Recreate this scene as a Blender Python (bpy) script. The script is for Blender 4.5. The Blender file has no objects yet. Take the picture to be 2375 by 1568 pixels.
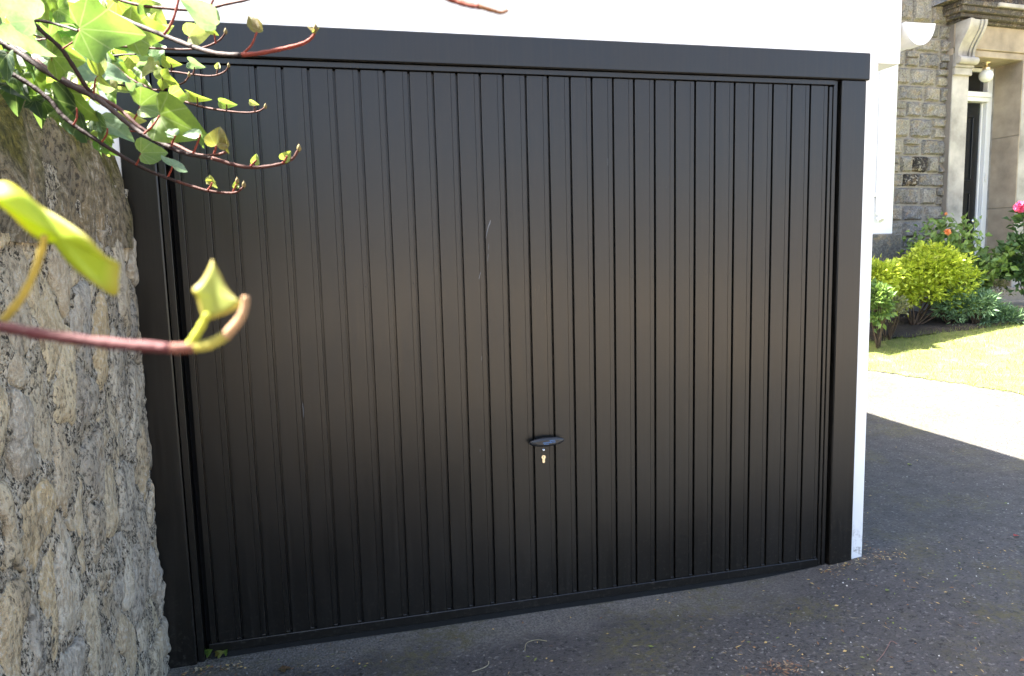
import bpy, math, random
import numpy as np
from mathutils import Vector, Matrix, noise

random.seed(7)
scene = bpy.context.scene
col = scene.collection

# ------------------------------------------------------------------ camera
PW, PH = 2374.0, 1568.0                # working pixel grid of the photograph
FPX = 1650.0
CAM = Vector((0.4939, -2.6008, 1.3593))
CR = Vector((0.9716781, -0.2349581, -0.0252280))     # right
CD = Vector((-0.0517591, -0.1074459, -0.9928627))    # down
CF = Vector((0.2305705, 0.9660487, -0.1165641))      # forward
cd = bpy.data.cameras.new("camera")
cam = bpy.data.objects.new("camera", cd)
col.objects.link(cam)
cam.matrix_world = Matrix(((CR.x, -CD.x, -CF.x, CAM.x), (CR.y, -CD.y, -CF.y, CAM.y),
                           (CR.z, -CD.z, -CF.z, CAM.z), (0, 0, 0, 1)))
cd.sensor_width = 36.0
cd.lens = FPX / PW * 36.0
cd.clip_start = 0.02
cd.clip_end = 2000
cd.dof.use_dof = True
cd.dof.focus_distance = 3.0
cd.dof.aperture_fstop = 13.0
scene.camera = cam

# ------------------------------------------------------------------ light
SUN = Vector((-0.74, 0.27, 1.0)).normalized()        # direction towards the sun
world = bpy.data.worlds.new("World")
scene.world = world
world.use_nodes = True
wn = world.node_tree.nodes
sky = wn.new("ShaderNodeTexSky")
sky.sky_type = 'NISHITA'
sky.sun_disc = False
sky.sun_elevation = math.asin(SUN.z)
sky.sun_rotation = math.atan2(SUN.x, SUN.y)
sky.air_density = 0.8
sky.dust_density = 3.5
sky.ozone_density = 0.3
bg = wn["Background"]
bg.inputs["Strength"].default_value = 0.065
world.node_tree.links.new(sky.outputs[0], bg.inputs[0])
sl = bpy.data.lights.new("sun", 'SUN')
sl.energy = 5.0
sl.angle = math.radians(0.53)
sl.color = (1.0, 0.95, 0.86)
so = bpy.data.objects.new("sun", sl)
so.rotation_euler = SUN.to_track_quat('Z', 'Y').to_euler()
so.location = (-8, 4, 12)
col.objects.link(so)
vs = scene.view_settings
vs.view_transform = 'Standard'
vs.look = 'None'
vs.exposure = 3.68
vs.gamma = 1.0
vs.use_curve_mapping = False
scene.cycles.max_bounces = 7
scene.cycles.diffuse_bounces = 4
scene.cycles.glossy_bounces = 3

# ------------------------------------------------------------------ helpers
def at(px, py, d):
    """world point seen at photo position (px,py), d metres along the camera axis"""
    return CAM + d * (CF + (px - PW / 2) / FPX * CR + (py - PH / 2) / FPX * CD)

def lerp(a, b, t): return a + (b - a) * t
def ss(a, b, x):
    t = min(1, max(0, (x - a) / (b - a)))
    return t * t * (3 - 2 * t)

QZ = [(4.2, 0.0), (5.1, .035), (6.4, .12), (7.2, .27), (8.0, .38), (9.0, .43), (30, .45)]
def ground_z(x, y):
    q = .6 * x + .8 * y
    z = -.06 + .06 * ss(2.1, 2.9, x) * ss(-2.0, -0.2, y)
    if q > QZ[0][0]:
        for (a, za), (b, zb) in zip(QZ, QZ[1:]):
            if q <= b:
                t = (q - a) / (b - a)
                z += za + (zb - za) * t
                break
        else:
            z += QZ[-1][1]
    return z

def on_ground(px, py):
    d = CF + (px - PW / 2) / FPX * CR + (py - PH / 2) / FPX * CD
    t = 0.5
    while t < 40:
        p = CAM + d * t
        if p.z <= ground_z(p.x, p.y):
            return p
        t += 0.01
    return CAM + d * 40

class MB:
    def __init__(self):
        self.v = []; self.f = []; self.m = []
    def add(self, vs_, fs, mi=0):
        o = len(self.v)
        self.v += [tuple(p) for p in vs_]
        self.f += [tuple(i + o for i in f) for f in fs]
        self.m += [mi] * len(fs)
        return self
    def box(self, x0, x1, y0, y1, z0, z1, mi=0, bev=0.0):
        b = bev
        if b <= 0:
            vs_ = [(x, y, z) for x in (x0, x1) for y in (y0, y1) for z in (z0, z1)]
            fs = [(0, 1, 3, 2), (4, 6, 7, 5), (0, 4, 5, 1), (2, 3, 7, 6), (0, 2, 6, 4), (1, 5, 7, 3)]
            return self.add(vs_, fs, mi)
        xs, ys, zs = (x0, x1), (y0, y1), (z0, z1)
        vs_ = []; idx = {}
        for i in (0, 1):
            for j in (0, 1):
                for k in (0, 1):
                    sx, sy, sz = (b if i == 0 else -b), (b if j == 0 else -b), (b if k == 0 else -b)
                    idx[(i, j, k, 'x')] = len(vs_); vs_.append((xs[i], ys[j] + sy, zs[k] + sz))
                    idx[(i, j, k, 'y')] = len(vs_); vs_.append((xs[i] + sx, ys[j], zs[k] + sz))
                    idx[(i, j, k, 'z')] = len(vs_); vs_.append((xs[i] + sx, ys[j] + sy, zs[k]))
        fs = []
        for s in (0, 1):
            fs.append([idx[(s, a, c, 'x')] for a, c in ((0, 0), (0, 1), (1, 1), (1, 0))])
            fs.append([idx[(a, s, c, 'y')] for a, c in ((0, 0), (0, 1), (1, 1), (1, 0))])
            fs.append([idx[(a, c, s, 'z')] for a, c in ((0, 0), (0, 1), (1, 1), (1, 0))])
        for i in (0, 1):
            for j in (0, 1):
                fs.append([idx[(i, j, 0, 'x')], idx[(i, j, 1, 'x')], idx[(i, j, 1, 'y')], idx[(i, j, 0, 'y')]])
                fs.append([idx[(i, 0, j, 'x')], idx[(i, 1, j, 'x')], idx[(i, 1, j, 'z')], idx[(i, 0, j, 'z')]])
                fs.append([idx[(0, i, j, 'y')], idx[(1, i, j, 'y')], idx[(1, i, j, 'z')], idx[(0, i, j, 'z')]])
        for i in (0, 1):
            for j in (0, 1):
                for k in (0, 1):
                    fs.append([idx[(i, j, k, c)] for c in 'xyz'])
        return self.add(vs_, fs, mi)
    def prism(self, prof, axis, a, b, mi=0):
        """prof: list of 2-D points, extruded along axis ('x': prof=(y,z), 'y': (x,z), 'z': (x,y))"""
        def P(p, t):
            return {'x': (t, p[0], p[1]), 'y': (p[0], t, p[1]), 'z': (p[0], p[1], t)}[axis]
        n = len(prof)
        vs_ = [P(p, a) for p in prof] + [P(p, b) for p in prof]
        fs = [tuple(range(n)), tuple(range(2 * n - 1, n - 1, -1))]
        fs += [(i, (i + 1) % n, n + (i + 1) % n, n + i) for i in range(n)]
        return self.add(vs_, fs, mi)
    def tube(self, pts, radii, n=8, mi=0, cap=True):
        pts = [Vector(p) for p in pts]
        if not hasattr(radii, '__len__'): radii = [radii] * len(pts)
        rings = []; up = Vector((0.13, 0.27, 0.95))
        for i, p in enumerate(pts):
            t = (pts[min(i + 1, len(pts) - 1)] - pts[max(i - 1, 0)])
            t = t.normalized() if t.length > 1e-9 else Vector((0, 0, 1))
            s = t.cross(up)
            if s.length < 1e-3: s = t.cross(Vector((1, 0, 0)))
            s.normalize(); w = s.cross(t).normalized()
            rings.append([p + radii[i] * (math.cos(2 * math.pi * k / n) * s + math.sin(2 * math.pi * k / n) * w) for k in range(n)])
        vs_ = [q for r in rings for q in r]
        fs = []
        for i in range(len(rings) - 1):
            for k in range(n):
                fs.append((i * n + k, i * n + (k + 1) % n, (i + 1) * n + (k + 1) % n, (i + 1) * n + k))
        if cap:
            fs.append(tuple(range(n - 1, -1, -1)))
            fs.append(tuple((len(rings) - 1) * n + k for k in range(n)))
        return self.add(vs_, fs, mi)
    def lathe(self, prof, c, axis='z', n=20, mi=0):
        """prof: list of (radius, height) round axis through c"""
        vs_ = []
        for r, h in prof:
            for k in range(n):
                a = 2 * math.pi * k / n
                q = {'z': (r * math.cos(a), r * math.sin(a), h), 'y': (r * math.cos(a), h, r * math.sin(a))}[axis]
                vs_.append((c[0] + q[0], c[1] + q[1], c[2] + q[2]))
        fs = []
        for i in range(len(prof) - 1):
            for k in range(n):
                fs.append((i * n + k, i * n + (k + 1) % n, (i + 1) * n + (k + 1) % n, (i + 1) * n + k))
        fs.append(tuple(range(n))); fs.append(tuple((len(prof) - 1) * n + k for k in range(n)))
        return self.add(vs_, fs, mi)
    def mesh(self, name, mats, smooth=False):
        me = bpy.data.meshes.new(name)
        me.from_pydata(self.v, [], self.f)
        if not isinstance(mats, (list, tuple)): mats = [mats]
        for m in mats: me.materials.append(m)
        if len(mats) > 1:
            me.polygons.foreach_set("material_index", self.m)
        if smooth:
            me.polygons.foreach_set("use_smooth", [True] * len(me.polygons))
        me.validate()
        me.update()
        return me
    def build(self, name, mats, parent=None, smooth=False, **props):
        return obj(name, self.mesh(name, mats, smooth), parent, **props)

def fix_normals(me):
    import bmesh
    bm = bmesh.new(); bm.from_mesh(me)
    bmesh.ops.recalc_face_normals(bm, faces=bm.faces)
    bm.to_mesh(me); bm.free()

def obj(name, data, parent=None, **props):
    o = bpy.data.objects.new(name, data)
    col.objects.link(o)
    if data is not None and data.materials and len(data.polygons) < 200000:
        if not data.get('fixed'):
            fix_normals(data); data['fixed'] = 1
    if parent is not None: o.parent = parent
    for k, v in props.items(): o[k] = v
    return o

def thing(name, label, cat, loc=(0, 0, 0), rz=0.0, group=None):
    o = bpy.data.objects.new(name, None)
    o.empty_display_size = .1
    col.objects.link(o)
    o.location = loc; o.rotation_euler = (0, 0, rz)
    o['label'] = label; o['category'] = cat
    if group: o['group'] = group
    return o

# ------------------------------------------------------------------ materials
class NT:
    def __init__(self, name):
        self.mat = bpy.data.materials.new(name)
        self.mat.use_nodes = True
        self.t = self.mat.node_tree
        self.n = self.t.nodes
        self.bsdf = self.n["Principled BSDF"]
        self.out = self.n["Material Output"]
        self.tc = self.n.new("ShaderNodeTexCoord")
    def link(self, a, b): self.t.links.new(a, b)
    def val(self, sock, v):
        if hasattr(v, 'is_linked') or isinstance(v, bpy.types.NodeSocket): self.link(v, sock)
        else: sock.default_value = v
    def mapping(self, vec=None, scale=(1, 1, 1), loc=(0, 0, 0), rot=(0, 0, 0)):
        m = self.n.new("ShaderNodeMapping")
        self.link(vec or self.tc.outputs['Object'], m.inputs['Vector'])
        m.inputs['Scale'].default_value = scale; m.inputs['Location'].default_value = loc
        m.inputs['Rotation'].default_value = rot
        return m.outputs[0]
    def noise(self, scale, detail=4, rough=.55, vec=None, dist=0.0, out='Fac'):
        x = self.n.new("ShaderNodeTexNoise")
        self.link(vec or self.tc.outputs['Object'], x.inputs['Vector'])
        x.inputs['Scale'].default_value = scale; x.inputs['Detail'].default_value = detail
        x.inputs['Roughness'].default_value = rough; x.inputs['Distortion'].default_value = dist
        return x.outputs[out]
    def voro(self, scale, vec=None, feature='F1', out='Distance', rnd=1.0):
        x = self.n.new("ShaderNodeTexVoronoi"); x.feature = feature
        self.link(vec or self.tc.outputs['Object'], x.inputs['Vector'])
        x.inputs['Scale'].default_value = scale; x.inputs['Randomness'].default_value = rnd
        return x.outputs[out]
    def ramp(self, fac, stops, interp='LINEAR'):
        r = self.n.new("ShaderNodeValToRGB"); r.color_ramp.interpolation = interp
        e = r.color_ramp.elements
        while len(e) < len(stops): e.new(0.5)
        for el, (p, c) in zip(e, stops):
            el.position = p
            if not hasattr(c, '__len__'): c = (c, c, c)
            el.color = (c[0], c[1], c[2], 1)
        self.link(fac, r.inputs[0])
        return r.outputs[0]
    def mix(self, fac, a, b, blend='MIX'):
        m = self.n.new("ShaderNodeMix"); m.data_type = 'RGBA'; m.blend_type = blend
        def c4(v): return v if not isinstance(v, (tuple, list)) else (v[0], v[1], v[2], 1)
        self.val(m.inputs[0], fac)
        self.val(m.inputs[6], c4(a)); self.val(m.inputs[7], c4(b))
        return m.outputs[2]
    def math(self, op, a, b=0.0, c=None, clamp=False):
        m = self.n.new("ShaderNodeMath"); m.operation = op; m.use_clamp = clamp
        self.val(m.inputs[0], a); self.val(m.inputs[1], b)
        if c is not None: self.val(m.inputs[2], c)
        return m.outputs[0]
    def bump(self, h, strength=.5, dist=.01, normal=None):
        b = self.n.new("ShaderNodeBump")
        self.link(h, b.inputs['Height'])
        b.inputs['Strength'].default_value = strength; b.inputs['Distance'].default_value = dist
        if normal is not None: self.link(normal, b.inputs['Normal'])
        self.link(b.outputs[0], self.bsdf.inputs['Normal'])
        return b.outputs[0]
    def set(self, **k):
        for a, v in k.items():
            s = self.bsdf.inputs[a.replace('_', ' ')]
            if isinstance(v, (tuple, list)) and len(v) == 3: v = (*v, 1)
            self.val(s, v)
        return self
    def island(self):
        g = self.n.new("ShaderNodeNewGeometry"); return g.outputs['Random Per Island']
    def objrand(self):
        g = self.n.new("ShaderNodeObjectInfo"); return g.outputs['Random']
    def normz(self):
        g = self.n.new("ShaderNodeNewGeometry"); s = self.n.new("ShaderNodeSeparateXYZ")
        self.link(g.outputs['Normal'], s.inputs[0]); return s.outputs[2]
    def pos(self):
        g = self.n.new("ShaderNodeNewGeometry"); return g.outputs['Position']
    def sep(self, v):
        s = self.n.new("ShaderNodeSeparateXYZ"); self.link(v, s.inputs[0]); return s.outputs

def plain(name, c, rough=.6, spec=.5, metal=0.0, bump=None, var=.0, vscale=6):
    t = NT(name)
    t.set(Base_Color=c, Roughness=rough, Metallic=metal)
    t.bsdf.inputs['Specular IOR Level'].default_value = spec
    if var:
        n = t.noise(vscale, 6, .6, t.pos())
        t.set(Base_Color=t.ramp(n, [(.3, tuple(x * (1 - var) for x in c)), (.7, tuple(min(1, x * (1 + var)) for x in c))]))
    if bump:
        t.bump(t.noise(bump[0], 4, .6, t.pos()), bump[1], bump[2])
    return t.mat

def m_door():
    t = NT("black_door_paint")
    p = t.pos()
    big = t.noise(1.3, 2, .6, p)
    fine = t.noise(420, 2, .5, p)
    streak = t.noise(5, 3, .65, t.mapping(p, (14, 1, .5)))
    dust = t.math('MULTIPLY', t.ramp(streak, [(.45, 0), (.72, 1)]), .6)
    c = t.mix(big, (.0036, .0032, .0025), (.0056, .0048, .0037))
    c = t.mix(dust, c, (.012, .0105, .0085))
    speck = t.voro(38, p)
    sp = t.ramp(speck, [(.02, 1), (.045, 0)])
    sp = t.math('MULTIPLY', sp, t.ramp(t.noise(3.1, 2, .5, p), [(.56, 0), (.66, 1)]))
    c = t.mix(t.math('MULTIPLY', sp, .55), c, (.25, .24, .22))
    low = t.math('MULTIPLY', t.ramp(t.sep(p)[2], [(-.05, 1), (.30, 0)]), t.ramp(t.noise(70, 3, .7, p), [(.55, 0), (.66, 1)]))
    c = t.mix(t.math('MULTIPLY', low, .5), c, (.05, .044, .035))
    t.set(Base_Color=c)
    t.set(Roughness=t.ramp(t.math('ADD', t.math('MULTIPLY', big, .6), t.math('MULTIPLY', streak, .4)), [(.32, .27), (.68, .42)]))
    t.bsdf.inputs['Specular IOR Level'].default_value = .50
    b1 = t.bump(t.noise(7, 2, .5, t.mapping(p, (1, 1, .35))), .22, .004)
    t.bump(fine, .16, .0012, b1)
    return t.mat

def m_white():
    t = NT("white_masonry_paint")
    p = t.pos()
    n = t.noise(2.5, 6, .6, p)
    c = t.ramp(n, [(.3, (.80, .80, .77)), (.7, (.86, .86, .84))])
    z = t.sep(p)[2]
    # mud splashes low on the wall, broken up
    low = t.math('MULTIPLY', t.ramp(z, [(.02, 1), (.16, 0)]), t.ramp(t.noise(45, 5, .7, p), [(.50, 0), (.64, 1)]))
    c = t.mix(t.math('MULTIPLY', low, .7), c, (.22, .19, .15))
    t.set(Base_Color=c, Roughness=.75)
    t.bump(t.noise(180, 5, .6, p), .25, .003)
    return t.mat

def m_asphalt():
    t = NT("worn_asphalt")
    p = t.pos()
    chip = t.voro(120, p, out='Color')
    cs = t.sep(chip)[0]
    d = t.voro(120, p)
    big = t.noise(1.1, 5, .6, p)
    mid = t.noise(7, 4, .65, p)
    c = t.ramp(cs, [(.0, (.040, .038, .036)), (.30, (.056, .053, .051)), (.85, (.072, .069, .065)), (.93, (.078, .074, .070)), (.99, (.17, .162, .148))])
    c = t.mix(t.ramp(big, [(.38, 0), (.66, .75)]), c, t.mix(.5, c, (.064, .059, .056)))
    c = t.mix(t.ramp(mid, [(.50, 0), (.72, .55)]), c, (.050, .047, .040))
    pit = t.noise(48, 3, .7, p)
    c = t.mix(t.ramp(pit, [(.36, .9), (.43, 0)]), c, (.018, .017, .016))
    # pale gritty strip washed along the foot of the door
    xyz = t.sep(p)
    edge = t.math('ADD', xyz[1], t.math('MULTIPLY', t.noise(3.2, 4, .6, p), .45))
    strip = t.math('MULTIPLY', t.ramp(edge, [(.02, 0), (.16, 1)]), t.ramp(xyz[1], [(.03, 1), (.06, 0)]))
    strip = t.math('MULTIPLY', strip, t.ramp(t.math('MULTIPLY', xyz[0], .1), [(.17, 1), (.27, 0)]))
    grit = t.ramp(t.noise(120, 4, .7, p), [(.35, (.050, .047, .041)), (.65, (.21, .197, .172))])
    c = t.mix(t.math('MULTIPLY', strip, .85), c, grit)
    # moss tint in hollows
    mo = t.math('MULTIPLY', t.ramp(t.noise(1.9, 4, .7, p), [(.50, 0), (.64, 1)]), t.ramp(t.noise(40, 3, .65, p), [(.42, 0), (.58, 1)]))
    c = t.mix(t.math('MULTIPLY', mo, .75), c, (.085, .078, .034))
    t.set(Base_Color=c, Roughness=t.ramp(mid, [(.3, .62), (.7, .85)]))
    t.bsdf.inputs['Specular IOR Level'].default_value = .35
    h = t.math('ADD', t.math('MULTIPLY', d, -.9), t.math('MULTIPLY', t.noise(55, 3, .7, p), .8))
    h = t.math('ADD', h, t.math('MULTIPLY', t.ramp(t.voro(34, p), [(.05, 0), (.22, 1)]), .5))
    t.bump(h, .75, .006)
    return t.mat

def m_stone(name, tones, lichen=.5, moss=0.0, dark=.5, sc=1.0, vert=1.0):
    """weathered rubble stone, tone picked per object"""
    t = NT(name)
    p = t.pos()
    r = t.objrand()
    base = t.ramp(r, [(i / max(1, len(tones) - 1) * .98 + .01, c) for i, c in enumerate(tones)], 'LINEAR')
    pv_ = t.mapping(p, (1, 1, vert))
    g = t.noise(13 * sc, 5, .68, pv_, .3)
    base = t.mix(t.ramp(g, [(.36, .85), (.50, 0)]), base, t.mix(.6, base, (.30, .22, .12)))
    base = t.mix(t.ramp(g, [(.50, 0), (.68, .9)]), base, t.mix(.55, base, (.19, .165, .13)))
    if vert < 1: base = t.mix(t.ramp(t.noise(4.2, 4, .65, pv_), [(.50, 0), (.64, .6)]), base, t.mix(.65, base, (.11, .105, .095)))
    f = t.noise(62 * sc, 4, .70, t.mapping(p, (1, 1, (1 + vert) / 2)))
    msk = t.noise(6.5 * sc, 3, .6, pv_)
    base = t.mix(t.math('MULTIPLY', t.math('MULTIPLY', t.ramp(f, [(.42, 1), (.48, 0)]), t.ramp(msk, [(.40, .25), (.58, 1)])), dark), base, (.050, .043, .034))
    base = t.mix(t.math('MULTIPLY', t.math('MULTIPLY', t.ramp(f, [(.53, 0), (.60, 1)]), t.ramp(msk, [(.42, 1), (.62, .1)])), lichen), base, (.58, .54, .45))
    if moss:
        mz = t.math('ADD', t.normz(), t.math('MULTIPLY', g, .9))
        mf = t.ramp(mz, [(.52, 0), (.78, 1)])
        mcol = t.ramp(f, [(.3, (.030, .028, .008)), (.55, (.10, .085, .018)), (.7, (.20, .16, .035))])
        base = t.mix(t.math('MULTIPLY', mf, moss), base, mcol)
    t.set(Base_Color=base, Roughness=.92)
    t.bsdf.inputs['Specular IOR Level'].default_value = .2
    t.bump(t.math('ADD', t.math('MULTIPLY', g, .9), t.math('MULTIPLY', f, 1.1)), 1.0, .016)
    return t.mat

def m_mortar():
    t = NT("old_lime_mortar")
    p = t.mapping(t.pos(), (1, 1, .7))
    g = t.noise(18, 4, .7, p)
    c = t.ramp(g, [(.30, (.20, .175, .13)), (.5, (.42, .37, .28)), (.70, (.62, .56, .45))])
    f = t.noise(120, 3, .72, p)
    c = t.mix(t.ramp(f, [(.42, .95), (.50, 0)]), c, (.030, .027, .023))
    c = t.mix(t.ramp(f, [(.57, 0), (.64, .7)]), c, (.60, .56, .48))
    t.set(Base_Color=c, Roughness=.95)
    t.bsdf.inputs['Specular IOR Level'].default_value = .2
    t.bump(t.math('ADD', g, t.math('MULTIPLY', f, 1.2)), 1.0, .016)
    return t.mat

def m_leaf(name, transl=.5, vein=.9, rough=.5, island=False, tones=None, tcol=None):
    """thin leaf: reflects and lets light through"""
    t = NT(name)
    if island:
        base = t.ramp(t.island(), [(i / max(1, len(tones) - 1), c) for i, c in enumerate(tones)])
    else:
        oi = t.n.new("ShaderNodeObjectInfo")
        base = oi.outputs['Color']
        o = t.sep(t.tc.outputs['Object'])
        ang = t.math('ARCTAN2', o[0], t.math('ADD', o[1], .02))
        k = t.math('DIVIDE', ang, .62)
        fr = t.math('ABSOLUTE', t.math('SUBTRACT', k, t.math('ROUND', k)))
        rad = t.math('SQRT', t.math('ADD', t.math('MULTIPLY', o[0], o[0]), t.math('MULTIPLY', o[1], o[1])))
        dist = t.math('MULTIPLY', fr, rad)
        v = t.ramp(dist, [(.008, 1), (.028, 0)])
        mott = t.noise(9, 5, .65)
        base = t.mix(t.ramp(mott, [(.35, 0), (.68, .65)]), base, t.mix(.6, base, (.03, .06, .02)))
        base = t.mix(t.math('MULTIPLY', v, vein), base, t.mix(.5, base, (.30, .36, .16)))
        t.bump(t.math('ADD', t.math('MULTIPLY', v, -.5), t.noise(5, 1, .5)), .08, .02)
    t.set(Base_Color=base, Roughness=rough)
    t.bsdf.inputs['Specular IOR Level'].default_value = .45
    tr = t.n.new("ShaderNodeBsdfTranslucent")
    t.link(t.mix(.75, base, t.mix(1.0, base, tcol or (1.0, 1.0, .25), 'MULTIPLY')) if False else t.mix(.35, base, tcol or (.22, .33, .025)), tr.inputs['Color'])
    ms = t.n.new("ShaderNodeMixShader"); ms.inputs[0].default_value = transl
    t.link(t.bsdf.outputs[0], ms.inputs[1]); t.link(tr.outputs[0], ms.inputs[2])
    t.link(ms.outputs[0], t.out.inputs[0])
    return t.mat

def m_stem():
    t = NT("ivy_stem_bark")
    oi = t.n.new("ShaderNodeObjectInfo")
    n = t.noise(30, 5, .7, t.pos())
    c = t.mix(t.ramp(n, [(.35, 0), (.7, .7)]), oi.outputs['Color'], t.mix(.6, oi.outputs['Color'], (.03, .02, .018)))
    t.set(Base_Color=c, Roughness=.75)
    t.bsdf.inputs['Specular IOR Level'].default_value = .2
    t.bump(t.noise(300, 2, .6, t.pos()), .4, .002)
    return t.mat

def m_soil():
    t = NT("garden_soil")
    p = t.pos()
    n = t.noise(40, 6, .7, p)
    t.set(Base_Color=t.ramp(n, [(.3, (.018, .013, .009)), (.6, (.05, .037, .025)), (.8, (.10, .075, .05))]), Roughness=.95)
    t.bump(n, 1.0, .02)
    return t.mat

def m_turf():
    t = NT("lawn_turf")
    p = t.pos()
    n = t.noise(4, 6, .7, p)
    c = t.ramp(n, [(.3, (.08, .11, .02)), (.55, (.16, .18, .04)), (.75, (.30, .27, .10))])
    t.set(Base_Color=c, Roughness=.9)
    t.bump(t.noise(90, 5, .7, p), 1, .02)
    return t.mat

M = {}
M['door'] = m_door()
M['white'] = m_white()
M['asphalt'] = m_asphalt()
M['wallstone'] = m_stone("rubble_stone", [(.52, .43, .28), (.40, .36, .29), (.62, .52, .34), (.32, .30, .26), (.60, .54, .42), (.54, .42, .24), (.44, .41, .35)], .60, 0, .70, 1.25, .42)
M['copestone'] = m_stone("mossy_coping_stone", [(.20, .165, .10), (.145, .13, .10), (.24, .19, .11)], .35, .95, .9, 1.0, .6)
M['mortar'] = m_mortar()
M['housestone'] = m_stone("house_rubble", [(.27, .26, .225), (.185, .187, .182), (.30, .28, .23), (.235, .232, .212), (.145, .149, .150), (.27, .26, .225), (.21, .208, .19)], .35, 0, .6, .75)
M['blackstone'] = m_stone("soot_black_stone", [(.014, .015, .018), (.016, .017, .020)], .8, 0, .6, .45)
M['ashlar'] = plain("pale_ashlar", (.36, .34, .295), .85, .3, bump=(60, .3, .006), var=.38, vscale=3.2)
M['ashlar_warm'] = plain("warm_sandstone", (.34, .285, .21), .85, .3, bump=(60, .3, .006), var=.34, vscale=2.6)
M['soot'] = m_stone("sooted_cornice_stone", [(.060, .058, .055), (.085, .08, .072), (.05, .05, .05)], .35, 0, .5, .6)
M['joint'] = plain("house_pointing", (.235, .22, .185), .95, .2, bump=(80, .6, .008), var=.25, vscale=9)
M['whitegloss'] = plain("white_gloss_paint", (.80, .82, .82), .35, .5, var=.05, vscale=3)
M['plastic'] = plain("white_gutter_plastic", (.82, .82, .79), .35, .5)
M['ashlar_shade'] = plain("shaded_ashlar", (.20, .18, .15), .85, .3, bump=(60, .3, .006), var=.2, vscale=2.2)
M['blackgloss'] = plain("black_gloss_door_paint", (.010, .012, .013), .25, .5)
M['glassdark'] = plain("dark_window_glass", (.012, .014, .016), .06, .6)
M['opal'] = plain("opal_glass", (.80, .82, .78), .18, .5)
M['brass'] = plain("brass_lock", (.86, .74, .52), .35, .5, 1.0)
M['chrome'] = plain("chrome_stud", (.72, .73, .74), .12, .5, 1.0)
M['handle'] = plain("black_handle_plastic", (.018, .019, .021), .33, .5, bump=(500, .2, .0008))
M['print'] = plain("pale_blue_print", (.10, .24, .50), .5, .3)
M['rubber'] = plain("black_rubber_seal", (.012, .012, .012), .8, .3)
M['dropping'] = plain("dried_white_mark", (.20, .205, .215), .9, .2)
M['slate'] = plain("grey_roof_slate", (.10, .10, .11), .7, .4, bump=(30, .4, .01), var=.25, vscale=5)
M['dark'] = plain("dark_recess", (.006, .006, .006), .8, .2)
M['plinth'] = m_stone("dark_plinth_stone", [(.10, .10, .095), (.12, .12, .11)], .15, 0, .5, .6)
M['soil'] = m_soil()
M['turf'] = m_turf()
M['leaf'] = m_leaf("ivy_leaf")
M['stem'] = m_stem()
M['ivy_shade'] = m_leaf("ivy_shade_leaf", .4, island=True, tones=[(.05, .11, .025), (.09, .18, .03), (.12, .20, .03)], tcol=(.2, .3, .03))
M['grass'] = m_leaf("grass_blade", .35, island=True, tones=[(.12, .18, .03), (.20, .25, .05), (.32, .31, .09), (.15, .21, .04)], tcol=(.35, .45, .06))
M['bush_lime'] = m_leaf("lime_leaf", .30, island=True, tones=[(.34, .43, .035), (.46, .55, .05), (.58, .64, .08), (.27, .37, .035)], tcol=(.40, .48, .05))
M['bush_mid'] = m_leaf("rose_leaf", .28, island=True, tones=[(.09, .16, .04), (.13, .22, .05), (.20, .29, .07), (.10, .18, .055)], tcol=(.28, .40, .06))
M['bush_blue'] = m_leaf("bluish_leaf", .22, island=True, tones=[(.10, .18, .085), (.15, .25, .115), (.20, .31, .15)], tcol=(.16, .28, .10))
M['bush_vari'] = m_leaf("variegated_leaf", .25, island=True, tones=[(.10, .12, .05), (.26, .25, .13), (.16, .17, .07), (.34, .32, .20)], tcol=(.3, .34, .12))
M['hydrangea'] = m_leaf("hydrangea_leaf", .22, island=True, tones=[(.045, .095, .03), (.07, .135, .045), (.10, .17, .06)], tcol=(.16, .30, .06))
M['pink'] = m_leaf("pink_petal", .3, island=True, tones=[(.55, .05, .15), (.68, .09, .22), (.75, .16, .28)], tcol=(.7, .15, .3))
M['orange'] = m_leaf("orange_petal", .3, island=True, tones=[(.75, .22, .06), (.80, .33, .12), (.85, .42, .2)], tcol=(.8, .35, .1))
M['twig'] = plain("brown_twig", (.085, .06, .042), .85, .2, bump=(200, .5, .003), var=.3, vscale=30)
M['paver'] = plain("sandy_step_stone", (.33, .28, .21), .9, .25, bump=(60, .5, .006), var=.2, vscale=4)
M['far'] = plain("far_ground", (.25, .20, .143), .95, .2, var=.3, vscale=.3)

# ------------------------------------------------------------------ ground
def sheet(x0, x1, y0, y1, nx, ny, dz=0.0, zf=ground_z, clip=None):
    mb = MB(); keep = {}
    for j in range(ny + 1):
        for i in range(nx + 1):
            x = lerp(x0, x1, i / nx); y = lerp(y0, y1, j / ny)
            mb.v.append((x, y, zf(x, y) + dz))
    w = nx + 1
    for j in range(ny):
        for i in range(nx):
            if clip:
                x = lerp(x0, x1, (i + .5) / nx); y = lerp(y0, y1, (j + .5) / ny)
                if not clip(x, y): continue
            mb.f.append((j * w + i, j * w + i + 1, (j + 1) * w + i + 1, (j + 1) * w + i)); mb.m.append(0)
    return mb

g = MB(); g.box(-300, 300, -300, 300, -.60, -.115)
g.build('ground', M['far'], kind='structure')
def drive_z(x, y):
    u = noise.noise((x * 1.7, y * 1.7, 3.1)) * .006 + noise.noise((x * 6, y * 6, 9.1)) * .002
    return ground_z(x, y) + u
sheet(-6, 16, -4.6, 12, 220, 170, 0, drive_z).build('driveway', M['asphalt'], None, True, kind='structure')

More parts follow.
